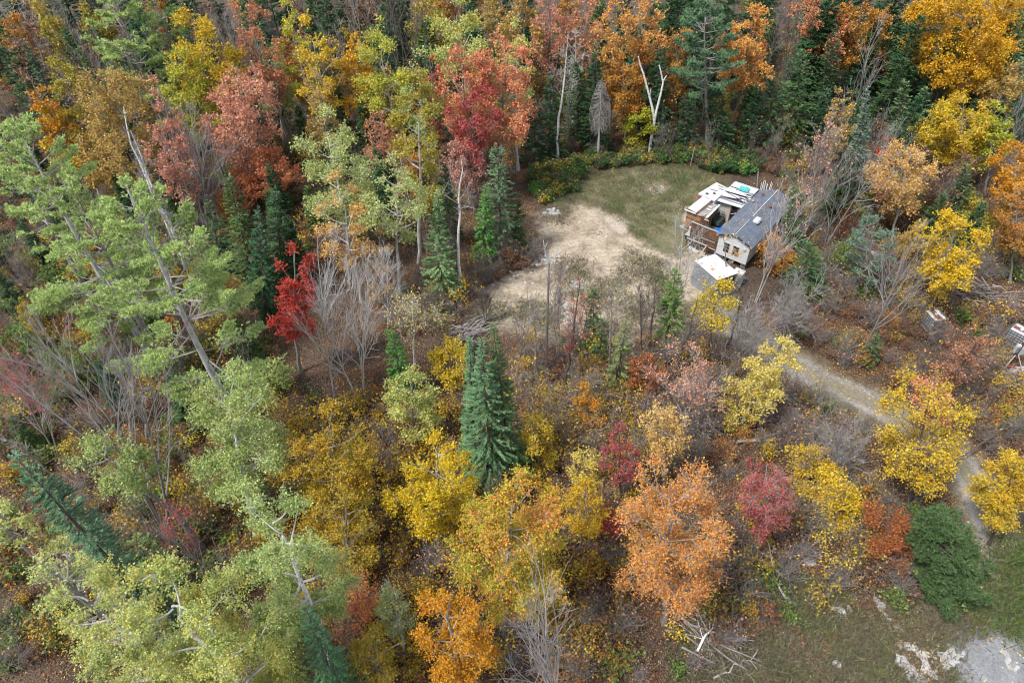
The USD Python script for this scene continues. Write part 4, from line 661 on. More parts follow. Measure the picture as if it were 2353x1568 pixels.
# ------------------------------------------------------------------ the trees that can be told apart
BASES, SPEC = [], []
def place(top, base):
    if isinstance(base, tuple):
        B = at(*base); d = ray(*top); k = np.array([d[0], d[1]]); t = (B[:2] @ k) / (k @ k)        # where the sight line of the top passes nearest to the base's vertical
        T = EYE + d * t; return B[:2], T
    T = at(top[0], top[1], base); return T[:2].copy(), T
SEED = [100]
def T_(kind, label, top, base, w, pal=None, dens=1.0, bark=None, name=None, cb=None, **o):
    SEED[0] += 1; seed = o.pop('seed', SEED[0]); B, T = place(top, base)
    if T[2] < 1.0: T[2] = 1.0
    B0 = np.array([B[0], B[1], float(gz(*B))]); ax = T - B0; H = np.linalg.norm(ax); dep = proj(T)[2]; dmid = proj((T + B0) / 2)[2]; Rw = .5 * w / F * dmid; px = dmid / 682.7
    s = 1.35 * px; area = (w * .4354) ** 2; BASES.append((B[0], B[1], kind, label, H, dep, proj(B0 + ax * .68)))
    cat = 'tree'
    if kind in ('spruce', 'fir', 'cedar'):
        vis = w * .4354 * max(20, np.linalg.norm((proj(T) - proj(B0))[:2]) * .4354) * .62
        pw, dr, whl = dict(spruce=(.8, .3, .36), fir=(.9, .12, .42), cedar=(.62, .05, .3))[kind]
        pw, dr = o.pop('power', pw), o.pop('droop', dr); tm, bm, lv = conifer(seed, ax, Rw, s, pal, int(2.6 * dens * vis), power=pw, droop=dr, whorl=whl, cb=cb if cb is not None else .03, **o); nm = {'spruce': 'spruce_tree', 'fir': 'fir_tree', 'cedar': 'cedar_tree'}[kind]; lm = 'needle'; bark = bark or 'bark_dark'; tw = 'twig_dark'
    elif kind in ('bare', 'barebush'):
        NL = int(1.75 * (dens if dens != 1.0 else .2) * area * .8) if pal else 0; bark = bark or 'bark_grey'; bb = kind == 'barebush'
        tm, bm, lv = baretree(seed, ax, Rw, o.pop('r0', None) or (.0075 * H + .02), stems=o.pop('stems', 9 if bb else (1 + seed % 3)), kids=(4, 5, 5) if bb else ((9, 6, 5) if dmid < 62 else (8, 5, 4)), NL=NL, s=s, pal=pal, low=.1 if bb else o.pop('low', .22), tw=.0034 * dmid ** .3 * .75)
        nm, lm, tw = ('bare_shrub' if bb else 'leafless_tree'), 'leaf', {'bark_pale': 'bark_pale', 'bark_dark': 'twig_dark', 'bark_brown': 'twig_dark'}.get(bark, 'twig'); cat = 'shrub' if bb else 'tree'
    elif kind == 'pine':
        n = int(dens * .55 * area / 27 / 9) + 2; nbr = o.pop('nbr', 54)
        tm, bm, lv = pinetree(seed, ax, Rw, s, pal, nbr=nbr, tufts=max(2, n * 2 / (nbr / 9)) if False else max(1.5, 2.6 * dens * area / (nbr * 2 * 27)), cb=cb if cb is not None else .3, **o); nm = 'pine_tree'; lm = 'needle'; bark = bark or 'bark_grey'; tw = 'twig' if bark != 'bark_dark' else 'twig_dark'
    else:
        sty, K, NC, fine, lai, c0, kw = dict(maple=('round', 22, 150, 4, 1.7, .38, dict(lobe=.9, ontwig=.5)), thin=('vase', 24, 160, 7, 1.0, .35, dict(stretch=1.7, lobe=.78, limb=.42, rise=1.1, ontwig=.65)), poplar=('egg', 16, 100, 6, .95, .36, dict(lobe=.74, ontwig=.45, limb=.62, upl=.5, rise=.6, ttop=.8, stretch=.8, sig=.85)),
            bare=('vase', 20, 120, 6, 0, .12, dict(stretch=2.2, limb=.5, rise=1.7, upl=.08, bare_twig=2.6, lobe=.75, ttop=.8)), shrub=('spread', 12, 60, 7, 1.2, .08, dict(limb=.4)), bush=('round', 12, 64, 5, 1.6, .06, dict(limb=.4)), white=('egg', 10, 70, 8, 0, .4, dict(limb=.45)))[kind]
        for _k, _v in kw.items(): o.setdefault(_k, _v)
        sty, K, NC, fine = o.pop('style', sty), o.pop('K', K), o.pop('NC', NC), o.pop('fine', fine)
        if kind == 'bare' and pal and dens == 1.0: dens = .18
        NL = int(2.1 * dens * (lai if kind not in ('bare', 'white') else (1.0 if pal else 0)) * area)
        if area > 7000: NC, K = int(NC * 1.5), int(K * 1.35)
        far = dmid > 60; fine = max(2, int(fine * (.6 if far else 1)))
        tm, bm, lv = deciduous(seed, ax, Rw, c0 if cb is None else cb, sty, K, NC, NL, s, pal, fine=fine, tw=.0034 * dmid ** .3 * (1.25 if kind in ('bare', 'white') else .9), r0=o.pop('r0', None) or ((.010 if kind != 'bare' else .0065) * H + .02), **o)
        nm = dict(maple='maple_tree', thin='maple_tree', poplar='poplar_tree', bare='leafless_tree', shrub='sapling', bush='shrub', white='birch_tree')[kind]
        if kind == 'bush' : cat = 'shrub'
        lm = 'leaf'; bark = bark or dict(maple='bark_grey', thin='bark_grey', poplar='bark_pale', bare='bark_grey', shrub='bark_grey', bush='bark_brown', white='bark_white')[kind]
        tw = {'bark_pale': 'bark_pale', 'bark_white': 'bark_pale' if kind == 'poplar' else 'twig', 'bark_dark': 'twig_dark', 'bark_brown': 'twig_dark'}.get(bark, 'twig')
    t = thing(name or nm, label, cat, B0)
    obj('trunk', tm, bark, t, smooth=60); obj('branches', bm, tw, t)
    if lv is not None: obj('crown', lv[:2], lm, t, col=lv[2])
P, S, M, B_, N = 'poplar', 'spruce', 'maple', 'bare', 'pine'
# upper left
T_(B_, 'pale leafless tree leaning out of the top left corner', (30, 5), (118, 150), 110, bark='bark_pale')
T_(B_, 'grey leafless trunks at the top edge near the left corner', (120, -10), (165, 185), 80)
T_(B_, 'brownish leafless tree at the top edge left of the feathery pine', (75, 0), (110, 200), 70, 'rust', .2)
T_(N, 'feathery light green pine at the top edge, left of the gold maple', (240, -40), 17., 215, 'pine')
T_(N, 'pale green pine at the top edge, between the feathery pine and the gold maple', (330, -60), 17., 150, 'lightfir')
T_(M, 'bright gold round maple near the top left', (428, 22), 15., 165, 'yelgold', 1.15)
T_(M, 'olive yellow maple just below the bright gold round maple', (408, 122), 12.5, 140, 'ygreen', 1.1)
T_(M, 'small amber tree at the right foot of the bright gold maple', (505, 125), 11., 90, 'tan', .8)
T_(P, 'yellow poplar at the top, left of the flame orange tree', (705, 28), 14., 120, 'yellow')
T_(P, 'greenish yellow poplar behind the yellow poplar at the top', (650, -25), 15., 100, 'ygreen')
T_('thin', 'brick red maple touching the top edge left of centre', (570, -10), 15., 120, 'rustor', 1.3)
T_(B_, 'mauve grey leafless tree right of the bright gold maple', (530, 50), 13., 95)
T_(S, 'small dark spruce beside the white branched green poplar at the top', (592, 46), 12., 42, 'green')
T_(P, 'green poplar with forking white trunk near the top, left of the yellow poplar', (625, 100), (652, 340), 115, 'palegreen', .8, bark='bark_white')
T_(M, 'olive maple in the upper left beside dark firs', (128, 128), 13., 105, 'olive')
T_(M, 'burnt orange maple by the left edge in the upper part', (62, 165), 12., 80, 'orange')
T_(S, 'dark spruce at the left edge in the upper part', (55, 95), 12.5, 75, 'dark')
T_('fir', 'green fir between the olive maple and the feathery pine', (178, 105), 12., 62, 'green')
T_(N, 'bluish small pine above the tan maple in the upper left', (250, 125), 10.5, 95, 'bluepine')
T_('thin', 'wide tan gold maple in the upper left', (238, 160), (370, 520), 195, 'tan', 1.1)
T_(M, 'golden maple low on the left below the tan maple', (112, 245), 9., 115, 'gold')
T_(M, 'amber maple at the foot of the wide tan maple', (205, 300), 8., 120, 'tan')
T_('thin', 'narrow salmon maple leaning left beside the olive yellow maple', (342, 163), (460, 530), 85, 'salmon', 1.0, style='egg')
T_('thin', 'low salmon maple below the narrow leaning one', (358, 285), (470, 560), 110, 'salmon', .9)
T_('thin', 'large salmon pink maple left of centre in the upper part', (545, 156), (590, 480), 195, 'salmon', 1.05)
T_('white', 'tall white birch trunk with bare top leaning left', (283, 245), (432, 628), 70, style='egg')
T_('white', 'second white birch stem leaning close beside the tall one', (300, 300), (425, 610), 60, style='egg')
T_('white', 'short broken white birch on the left below the amber maple', (178, 310), (240, 505), 50, K=4, NC=10, fine=2)
T_(M, 'vivid orange red maple below the large salmon maple', (605, 350), (625, 485), 125, 'redorange', 1.1)
T_('bush', 'rusty small maple left of the vivid orange red one', (545, 385), (560, 480), 80, 'rustor')
T_(B_, 'many stemmed grey leafless tree below the salmon maples', (472, 295), (475, 560), 130)
T_(B_, 'grey leafless thicket above the narrow salmon maple', (320, 140), 10., 90)
T_(S, 'dark green spruce with a pointed top below the grey leafless tree', (523, 398), (592, 690), 115, 'green')
T_('fir', 'broad shaded fir right of the pointed dark spruce', (630, 430), (650, 655), 130, 'dark')
T_('fir', 'dark fir left of the pointed spruce', (478, 455), (515, 640), 85, 'dark')
T_('fir', 'dark mossy fir behind the red maple', (590, 470), (610, 720), 90, 'dark')
# top, centre
T_(P, 'yellow green poplar behind the flame orange tree', (872, 30), 15., 165, 'ygreen')
T_(P, 'large yellow green poplar at the top edge above the scarlet maples', (1055, -20), 16., 200, 'popyel', 1.2)
T_(P, 'light green poplar with white limbs right of the large yellow green one', (1185, 40), 14., 100, 'popyel')
T_(P, 'olive green poplar between flame orange tree and scarlet maples, partly behind', (960, 110), 13., 120, 'poplar')
T_('thin', 'flame orange tree near the top left of centre', (812, 76), (848, 350), 115, 'orangegold', 2.0, style='egg')
T_(B_, 'grey leafless tree at the top edge above the flame orange tree', (790, -10), 14., 90)
T_(B_, 'dark leafless tree at the top edge left of the large poplar', (930, -20), 14., 90, bark='bark_dark')
T_(P, 'tall olive poplar in the centre top, left of the scarlet maples', (953, 153), (962, 600), 165, 'olive', 1.3, style='egg')
T_('thin', 'small scarlet tree top behind the tall olive poplar', (985, 130), 12.5, 65, 'red', 1.4)
T_('thin', 'tall coral orange maple, left of the matching pair above the clearing', (1068, 108), (1085, 450), 125, 'redorange', 1.25)
T_('thin', 'tall coral orange maple, right of the matching pair above the clearing', (1165, 88), (1155, 455), 165, 'redorange', 1.25)
T_('thin', 'crimson pink maple in front of the coral pair', (1085, 195), (1098, 470), 130, 'crimson', 1.1)
T_('thin', 'faded pink maple low below the crimson one', (1050, 325), (1090, 490), 110, 'pink', .8)
T_('shrub', 'peach leaved sapling right of the crimson maple', (1175, 290), (1170, 390), 60, 'peach', .7)
T_(P, 'sage green poplar with white limbs left of centre', (742, 258), (805, 600), 220, 'palegreen', 1.0, bark='bark_white')
T_('thin', 'brown tan sparse tree above the sage green poplar', (720, 160), 12., 80, 'tan', .9)
T_('thin', 'russet maple between sage poplar and tall olive poplar', (860, 255), 9., 110, 'rustor', .9)
T_(P, 'pale green poplar with a long straight birch like trunk', (905, 340), (924, 692), 160, 'palegreen', .75, cb=.45)
T_(P, 'sparse peach and gold poplar left of the straight trunked poplar', (768, 393), (830, 692), 135, 'peach', .8)
T_('shrub', 'thin sapling with few gold leaves by the straight trunk', (870, 520), (890, 700), 80, 'peach', .4)
T_('fir', 'light green fir right of the straight trunked poplar', (1005, 436), (1015, 695), 105, 'lightfir', droop=.2)
T_(S, 'tall blue green spruce on the left edge of the clearing', (1142, 333), (1152, 588), 92, 'blue', power=.55)
T_(S, 'light green spruce in front of the tall blue green one', (1116, 428), (1112, 615), 70, 'bright')
T_('fir', 'narrow fir at the clearing edge right of the blue green spruce', (1188, 440), (1193, 580), 55, 'green')
T_('fir', 'shaded fir behind the dead white trunk', (1020, 370), (1030, 560), 80, 'dark')
T_('white', 'dead white trunk with twisted bare top left of the clearing', (1058, 358), (1059, 688), 95, cb=.66, K=9, NC=40, fine=3)
T_('white', 'brown broken snag beside the light green fir', (1003, 383), (1014, 520), 26, bark='bark_brown', K=3, NC=6, fine=1, cb=.5)
T_('fir', 'dark fir at the back left of the clearing', (1228, 228), (1228, 376), 80, 'dark')
T_('white', 'tall slim white trunk with bare crown at the back of the clearing', (1304, 80), (1281, 368), 80, cb=.55)
T_('white', 'slim pale trunk just right of the taller white one', (1321, 68), (1317, 320), 60, bark='bark_pale', cb=.55)
T_('fir', 'dark pointed fir behind the grey dead spruce', (1370, 92), (1362, 345), 88, 'dark')
T_('fir', 'shaded fir between the two pale trunks at the back', (1325, 140), (1330, 335), 80, 'dark')
T_('fir', 'dark fir left of the coral maples at the forest edge', (1265, 170), (1262, 360), 80, 'dark')
T_('thin', 'sparse salmon maple at the top edge above the white trunks', (1262, -15), (1262, 260), 110, 'salmon', .9)
T_('thin', 'sparse brown pink maple at the top edge right of the salmon one', (1345, 0), (1345, 250), 95, 'rustor', .9)
T_('thin', 'salmon maple at the top edge left of the forked birch', (1412, 0), (1402, 310), 115, 'salgold', 1.1)
T_(M, 'amber orange maple low behind the grey dead spruce', (1435, 120), (1438, 335), 115, 'orangebrown', 1.1)
T_('thin', 'orange salmon maple at the top edge above the forked birch', (1490, -10), (1480, 280), 120, 'salgold', 1.3)
T_('bush', 'yellow green round shrub beside the forked white birch', (1459, 238), (1462, 347), 78, 'lime', .8)
T_('fir', 'dark fir right behind the forked birch', (1520, 105), (1522, 340), 72, 'dark')
T_(N, 'large blue green pine at the top behind the clearing', (1620, -5), (1622, 345), 180, 'bluepine', 1.5, cb=.38)
T_('cedar', 'dark column of cedar under the large blue green pine', (1640, 190), (1655, 350), 82, 'dark')
T_('cedar', 'dark cedar left of the pine foot', (1575, 215), (1580, 345), 60, 'dark')
T_(M, 'orange maple between the forked birch and the pine', (1548, 140), (1552, 325), 68, 'orangebrown')
T_(M, 'tall salmon and gold maple with a leaning brown trunk behind the house', (1738, 18), (1684, 314), 128, 'salgold', 1.35, bark='bark_brown')
T_('bush', 'gold shrub under the tall salmon and gold maple', (1655, 215), (1665, 300), 50, 'yelgold')
T_('fir', 'broad dark fir behind the house, left of two', (1845, 112), (1815, 335), 135, 'green')
T_(S, 'tall narrow dark fir behind the house, right of two', (1922, 58), (1880, 305), 78, 'dark')
T_('fir', 'shaded fir right of the leaning brown trunk', (1775, 175), (1765, 335), 105, 'dark')
T_('fir', 'low dark fir further right in the shade behind the house', (1900, 200), (1880, 340), 100, 'dark')
T_('thin', 'rust orange maple at the top edge right of the salmon and gold maple', (1880, -20), (1880, 260), 155, 'rustor', 1.7)
T_(M, 'gold brown maple at the top edge, left of the great orange one', (1985, -10), (1945, 240), 175, 'orangebrown', 1.0)
T_(M, 'great orange gold maple filling the top right corner', (2215, -35), (2195, 280), 280, 'orangegold', 1.1, NC=150)
T_(M, 'orange maple top cut by the upper right corner', (2330, -60), (2320, 230), 130, 'orangegold')
T_(S, 'tall blue green spruce on the right edge near the corner', (2352, 28), (2288, 270), 112, 'blue')
T_(S, 'blue green spruce, leftmost of three in a row on the upper right', (2079, 182), (2062, 340), 64, 'blue')
T_(S, 'blue green spruce, middle one of three in a row on the upper right', (2127, 197), (2108, 315), 58, 'blue')
T_(S, 'smallest spruce, rightmost of three in a row on the upper right', (2168, 184), (2158, 295), 46, 'green')
T_('fir', 'dull green fir behind the three spruces on the upper right', (2105, 115), (2098, 260), 80, 'green')
T_(M, 'round gold maple right of the three spruces', (2215, 220), (2190, 440), 155, 'yelgold', 1.15)
T_(M, 'grey olive maple in front of the round gold maple', (2165, 262), (2158, 405), 105, 'olive')
T_(M, 'lime yellow maple near the right edge', (2290, 236), (2262, 455), 95, 'lime', 1.05)
T_(M, 'orange maple on the right edge below the lime one', (2335, 325), (2310, 580), 110, 'orange', 1.0)
T_(M, 'amber maple on the right edge at mid height', (2345, 430), (2320, 650), 100, 'orangebrown', .9)
T_('bush', 'small gold tree under the three spruces', (2102, 278), (2098, 370), 52, 'yelgold')
T_(S, 'very narrow grey green spruce right of the house', (1993, 196), (1955, 490), 92, 'bluegrey', .9, power=1.15)
T_('thin', 'gold brown thin tree left of the very narrow spruce', (1940, 198), (1900, 430), 78, 'tan', 1.2)
T_(B_, 'grey leafless tree right of the very narrow spruce', (2022, 238), (1975, 460), 125)
T_(B_, 'grey leafless tree leaning right beside the house, with forked trunk', (1990, 345), (1894, 566), 140)
T_(B_, 'pale tree with few pink leaves right of the house', (1900, 325), (1838, 560), 105, 'salmon', .22)
T_('thin', 'peach tan tree with thinning leaves on the right', (2090, 340), (2050, 550), 170, 'peach', 1.0, bark='bark_pale')
T_(S, 'green spruce right of the peach tan tree', (2221, 377), (2188, 550), 72, 'green')
T_('shrub', 'small scarlet leaved twig beside the peach tan tree', (2035, 312), (2015, 480), 36, 'red', 3.0)
T_('thin', 'bright yellow tree leaning right above the brush pile', (2205, 505), (2125, 735), 150, 'yellow', 1.7)
T_('bush', 'olive shrub behind the bright yellow tree', (2235, 455), (2215, 560), 100, 'olive')
T_('cedar', 'green cedar right of the house', (1853, 552), (1850, 690), 105, 'green')
T_('fir', 'dark fir at the right end of the house roof', (1830, 430), (1815, 560), 62, 'green')
T_(N, 'wispy blue grey pine in the right middle', (2008, 505), (1985, 695), 140, 'bluegrey', .7)
T_('bush', 'dark green fir bush below the wispy pine', (1945, 560), (1945, 640), 80, 'mossy', .8)
T_(B_, 'leafless tree with slender trunk below the wispy pine', (2045, 578), (1967, 828), 110)
T_('fir', 'little fir at the foot of the slender leafless tree', (2016, 760), (1996, 842), 42, 'green')
T_('barebush', 'grey bare bush behind the shed on the right', (1830, 640), (1790, 800), 130)
T_('barebush', 'bare bush below the grey one at the track', (1720, 720), (1700, 850), 110)
T_(P, 'lemon yellow poplar leaning over the track', (1805, 768), (1700, 985), 135, 'lemon', 1.3, cb=.25)
T_('bush', 'lemon shrub at the foot of the leaning lemon poplar', (1690, 880), (1700, 990), 90, 'lemon', .7)
T_('shrub', 'thin dark stem with a gold top in front of the shed', (1650, 655), (1631, 834), 95, 'yelgold', .75, cb=.6, bark='bark_dark')
T_(B_, 'pale thin tree with a few orange leaves in front of the grey roof', (1832, 450), (1735, 695), 75, 'redorange', .2, bark='bark_pale')
T_('shrub', 'three stemmed sapling with few orange leaves at the freezer', (1660, 535), (1673, 670), 70, 'peach', .2, NC=26)
T_('bush', 'orange brown shrub along the right wall of the house', (1775, 545), (1780, 625), 80, 'orangebrown', .8)
T_(S, 'bright green young spruce at the front of the clearing', (1552, 620), (1530, 800), 80, 'bright', power=.6)
T_(S, 'small dark spruce at the front of the sand', (1362, 658), (1364, 785), 48, 'green', power=.7)
T_('white', 'dark bare trunk with few red leaves at the clearing front', (1332, 640), (1297, 897), 70, 'red', .12, bark='bark_dark', NC=36)
T_('white', 'thin grey bare stem right of the dead pale birch foot', (1225, 695), (1237, 885), 46, bark='bark_grey', NC=30)
T_('fir', 'thin wispy fir at the front of the clearing', (1440, 733), (1411, 908), 82, 'mossy', .55)
T_('bush', 'rusty red shrub right of the thin wispy fir', (1487, 815), (1482, 918), 82, 'rust', 1.1)
T_(B_, 'pinkish bare shrub tree in the right middle', (1590, 830), (1560, 1030), 180, 'salmon', .22)
T_('thin', 'peach gold tree below the pinkish bare one', (1535, 925), (1520, 1135), 115, 'peach', 1.1)
T_('white', 'dark bare pole tree, left of two near the young spruce', (1506, 640), (1490, 822), 55, bark='bark_dark', NC=26)
T_('white', 'dark bare pole tree leaning right of the young spruce', (1602, 690), (1545, 865), 62, bark='bark_dark', NC=26)
T_('white', 'dark slender trunk right of the gold topped stem', (1720, 640), (1672, 790), 60, bark='bark_dark', NC=30)
T_(B_, 'thin grey pole tree in front of the sandy mound', (1189, 690), (1186, 864), 44, 'tan', .15, stems=1)
T_(B_, 'thin dark pole tree with rusty leaves left of the small dark spruce', (1340, 705), (1338, 868), 50, 'redorange', .3, bark='bark_dark', stems=1)
T_(B_, 'thin dark pole tree right of the thin wispy fir', (1476, 665), (1473, 818), 46, bark='bark_dark', stems=1)
T_(B_, 'short dark bare sapling on the sandy mound', (1113, 678), (1117, 742), 34, bark='bark_dark', stems=2)
T_(B_, 'twin grey saplings before the white crushed stone', (1290, 640), (1283, 800), 52, 'crimson', .15, stems=2)
T_(B_, 'thin grey pole tree between the thin fir and the small dark spruce', (1400, 690), (1392, 880), 46, 'tan', .2, stems=1)
T_('fir', 'small ragged fir in front of the white stone spread', (1385, 725), (1375, 850), 46, 'green', .7)
T_(B_, 'slanting pale sapling at the front of the clearing by the bright spruce', (1570, 562), (1520, 790), 34, bark='bark_pale', stems=1)
T_('thin', 'sparse tan sapling in front of the tangled white crown', (1010, 700), (1015, 830), 60, 'tan', .5)
# left, middle
T_(N, 'great light green pine on the left, left one of two', (40, 290), 18.5, 330, 'pine', 1.3, cb=.25, nbr=64, bark='bark_pale')
T_(N, 'great light green pine on the left, right one of two with its pale trunk showing', (285, 430), 18.5, 400, 'pine', 1.3, cb=.22, nbr=70, bark='bark_pale')
T_(N, 'light green pine top between the two great pines', (150, 420), 15.5, 210, 'pine', 1.0)
T_(N, 'pale pine on the left edge above the great pines', (-20, 300), 16., 170, 'pine')
T_('thin', 'scarlet maple standing alone left of centre', (672, 556), (692, 855), 118, 'red', 2.1, style='column')
T_(B_, 'tall pale leafless tree right of the scarlet maple', (800, 590), (836, 932), 140, bark='bark_pale')
T_(B_, 'second leafless tree close to the scarlet maple foot', (742, 690), (775, 940), 115, bark='bark_pale')
T_(B_, 'slim leafless tree between the tall pale one and the tangled white crown', (880, 600), (890, 760), 80, bark='bark_pale')
T_('white', 'dead birch with a drooping tangle of white branches', (948, 680), (953, 842), 140, 'lemon', .14, cb=.6, weep=1.0, NC=80, fine=9, K=14)
T_(S, 'bright green small spruce left of the three tall spruces', (892, 750), (940, 922), 82, 'bright')
T_('bush', 'yellow shrub behind the three tall spruces', (1040, 782), (1040, 885), 100, 'yelgold', .9)
T_(S, 'blue green spruce, left one of three tall spruces in the centre', (1078, 768), (1092, 1090), 85, 'blue', 1.1, power=1.2)
T_(S, 'blue green spruce, middle and widest of three tall spruces in the centre', (1105, 774), (1132, 1120), 175, 'blue', 1.5, power=1.0)
T_(S, 'green spruce, right and rearmost of three tall spruces in the centre', (1131, 738), (1178, 1100), 130, 'green', 1.1, power=1.1)
T_(M, 'yellow green maple left of the three tall spruces', (942, 843), (953, 1035), 125, 'popyel', .95, cb=.25)
T_(M, 'wide amber maple in the lower centre left', (762, 943), (765, 1255), 205, 'oranolive', 1.3, cb=.15, NC=130)
T_(M, 'olive gold shrub tree below the wide amber maple', (790, 1130), (790, 1340), 150, 'oranolive', .7, cb=.1)
T_(M, 'bright golden maple below the three tall spruces', (1005, 1018), (1005, 1270), 195, 'goldgreen', 1.0, cb=.3)
T_(M, 'large green, gold and pink maple at the lower centre', (1170, 1112), (1161, 1460), 290, 'mixmaple', 1.15, cb=.35, NC=150)
T_(M, 'small golden maple right of the large mixed maple', (1343, 1113), (1335, 1265), 108, 'gold', 1.0)
T_(M, 'pumpkin orange maple at the bottom centre', (1035, 1368), (1065, 1610), 175, 'orange', 1.2, cb=.2)
T_('bush', 'orange red maple sapling at the lower centre left', (828, 1328), (800, 1470), 95, 'redorange', 1.0)
T_(P, 'pale sage poplar sapling beside the orange red sapling', (895, 1333), (932, 1505), 92, 'palegreen', 1.0)
T_(S, 'wide blue green spruce cut by the bottom edge', (702, 1393), (800, 1650), 155, 'blue', 1.1)
T_(M, 'olive and orange maple at the bottom beside the wide blue spruce', (862, 1445), (870, 1610), 125, 'oranolive', 1.0)
T_(B_, 'silver grey leafless tree with spreading crown at the bottom edge', (1275, 1375), (1288, 1640), 230, bark='bark_grey')
T_('thin', 'huge thinning orange tree in the lower right middle', (1540, 1105), (1525, 1430), 320, 'orangered', .8, NC=220, K=24, fine=11, style='spread', bark='bark_grey')
T_('thin', 'crimson shrub with bare pinkish twigs on the lower right', (1772, 1078), (1728, 1285), 140, 'crimson', .85, fine=12)
T_('thin', 'large yellow many stemmed tree on the right', (2135, 895), (2085, 1165), 235, 'yellow', .7, bark='bark_dark', style='spread', fine=9)
T_('thin', 'thinning orange tree leaning over the track on the right', (2255, 765), (2145, 935), 115, 'rustor', .4, bark='bark_dark', fine=10)
T_('shrub', 'orange sapling at the foot of the thinning orange tree', (2148, 850), (2140, 995), 100, 'redorange', .8)
T_(M, 'bright yellow maple cut by the right edge at the lower part', (2335, 1062), (2270, 1250), 150, 'yelgold', 1.0, bark='bark_dark')
T_(N, 'round deep green pine at the lower right corner', (2152, 1190), (2165, 1365), 210, 'deep', 4.6, inner=.0, tier=.12, bark='bark_dark', cb=.04, nbr=130, taper=.5)
T_('bush', 'brick red shrub left of the round deep green pine', (2040, 1163), (2040, 1295), 118, 'rust', 1.1)
T_('bush', 'yellow shrub above the brick red one', (1915, 1100), (1920, 1195), 135, 'yellow', .8)
T_('bush', 'yellow shrub higher up, left of the grey bare bush', (1850, 1028), (1850, 1115), 105, 'yellow', .7)
T_('barebush', 'grey bare bush in front of the yellow many stemmed tree', (1935, 975), (1935, 1100), 118)
T_('thin', 'dull red thin tree right of the three tall spruces', (1420, 985), (1427, 1165), 90, 'crimson', .7, bark='bark_dark')
T_('bush', 'lemon small shrub left of the dull red thin tree', (1350, 1033), (1350, 1135), 70, 'lemon', .9)
T_('shrub', 'yellow olive sapling close right of the three tall spruces', (1218, 955), (1235, 1090), 95, 'yelgold', 1.0)
T_('bush', 'orange and green small maple beside the dark bare trunk', (1345, 893), (1350, 1005), 66, 'orange', .8)
T_('bush', 'crimson shrub under the small golden maple', (1395, 1150), (1395, 1250), 75, 'crimson', .8)
# lower left
T_(P, 'sage green poplar with arching white limbs in the left middle', (505, 842), (590, 1245), 280, 'poplar', 1.15, bark='bark_white')
T_(P, 'full light green poplar in the lower left, right of the leaning spruce', (555, 1130), 16.5, 265, 'poplar', 1.35, bark='bark_white')
T_(P, 'broad yellow green poplar at the bottom left edge', (305, 1290), 17.5, 345, 'popyel', 1.35, bark='bark_white')
T_(P, 'yellow topped poplar in the bottom left corner', (75, 1268), 18., 225, 'popyel', 1.1, bark='bark_white')
T_(P, 'leaning poplar with a long bare trunk in the lower left', (205, 1000), (464, 1258), 165, 'poplar', .9, bark='bark_grey', cb=.62, r0=.2)
T_(B_, 'big leafless grey tree leaning left in the lower left', (190, 730), (388, 1228), 215, r0=.17)
T_(S, 'long blue green spruce leaning from the left edge', (27, 1040), 15., 160, 'blue', 1.7, power=.7)
T_(N, 'yellowish pine at the left edge near the bottom', (-15, 1168), 18., 215, 'pineyel', 1.6, cb=.25)
T_(B_, 'leafless tree with a few red leaves at the left edge', (25, 805), (132, 1045), 175, 'crimson', .25)
T_('white', 'leaning grey trunk at the left edge above the long spruce', (8, 980), (138, 1105), 60, bark='bark_grey', NC=16)
T_('white', 'pair of slim grey stems under the great pine', (310, 800), (340, 1025), 50, bark='bark_grey', NC=30)
T_('cedar', 'dark green cedar at the bottom, left of the wide blue spruce', (638, 1385), (655, 1600), 160, 'mossy', power=.5)
T_(B_, 'small bare tree with a few crimson leaves in the lower left', (420, 1195), (500, 1360), 125, 'crimson', .2)
T_('cedar', 'grass green cedar below the long leaning spruce', (310, 1235), (372, 1345), 135, 'mossy', 1.0)
T_('cedar', 'shaded green cedar at the foot of the leaning spruce', (205, 1200), (290, 1330), 140, 'green')
T_('bush', 'moss green shrub at the left edge below the great pines', (25, 750), (60, 850), 110, 'mossy')
T_('bush', 'low olive shrub under the left great pine', (150, 800), (160, 900), 120, 'mossy', .8)
T_(N, 'small pale pine beside the full light green poplar', (570, 1085), (602, 1185), 80, 'lightfir')
T_('bush', 'soft green shrub right of the great pine', (630, 832), (640, 905), 85, 'poplar', .9)
T_('bush', 'gold shrub glowing in the shade at the red maple', (440, 600), (455, 680), 70, 'gold', .8)
# the forked birch, drawn stem by stem
fb = thing('birch_tree', 'dead forked white birch without branches at the back of the clearing', 'tree', (*at(1493, 349)[:2], 0.0)); _b = at(1493, 349)
def stem(pts):
    return [(lambda d, t: EYE + d * t - _b)(ray(x, y), np.linalg.norm(_b[:2]) / np.linalg.norm(ray(x, y)[:2])) for x, y in pts]
obj('trunk', polytube(stem([(1493, 352), (1494, 330), (1499, 300), (1503, 279)]), [.19, .16, .15, .14], 8), 'bark_white', fb, smooth=60)
obj('left_fork', polytube(stem([(1503, 279), (1500, 255), (1490, 215), (1478, 170), (1470, 148), (1466, 130)]), [.125, .12, .10, .085, .07, .05], 7), 'bark_white', fb, smooth=60)
obj('right_fork', polytube(stem([(1503, 279), (1509, 250), (1518, 215), (1523, 190), (1518, 165), (1514, 150)]), [.12, .115, .10, .08, .065, .05], 7), 'bark_white', fb, smooth=60)
obj('stub', polytube(stem([(1492, 222), (1494, 212), (1495, 205)]), [.06, .05, .04], 6), 'bark_white', fb); obj('stub', polytube(stem([(1522, 190), (1527, 180), (1531, 174)]), [.06, .05, .04], 6), 'bark_white', fb)
db = thing('birch_tree', 'dead pale birch with a forked white top standing before the sand', 'tree', (*at(1255, 852)[:2], 0.0)); _b = at(1255, 852)
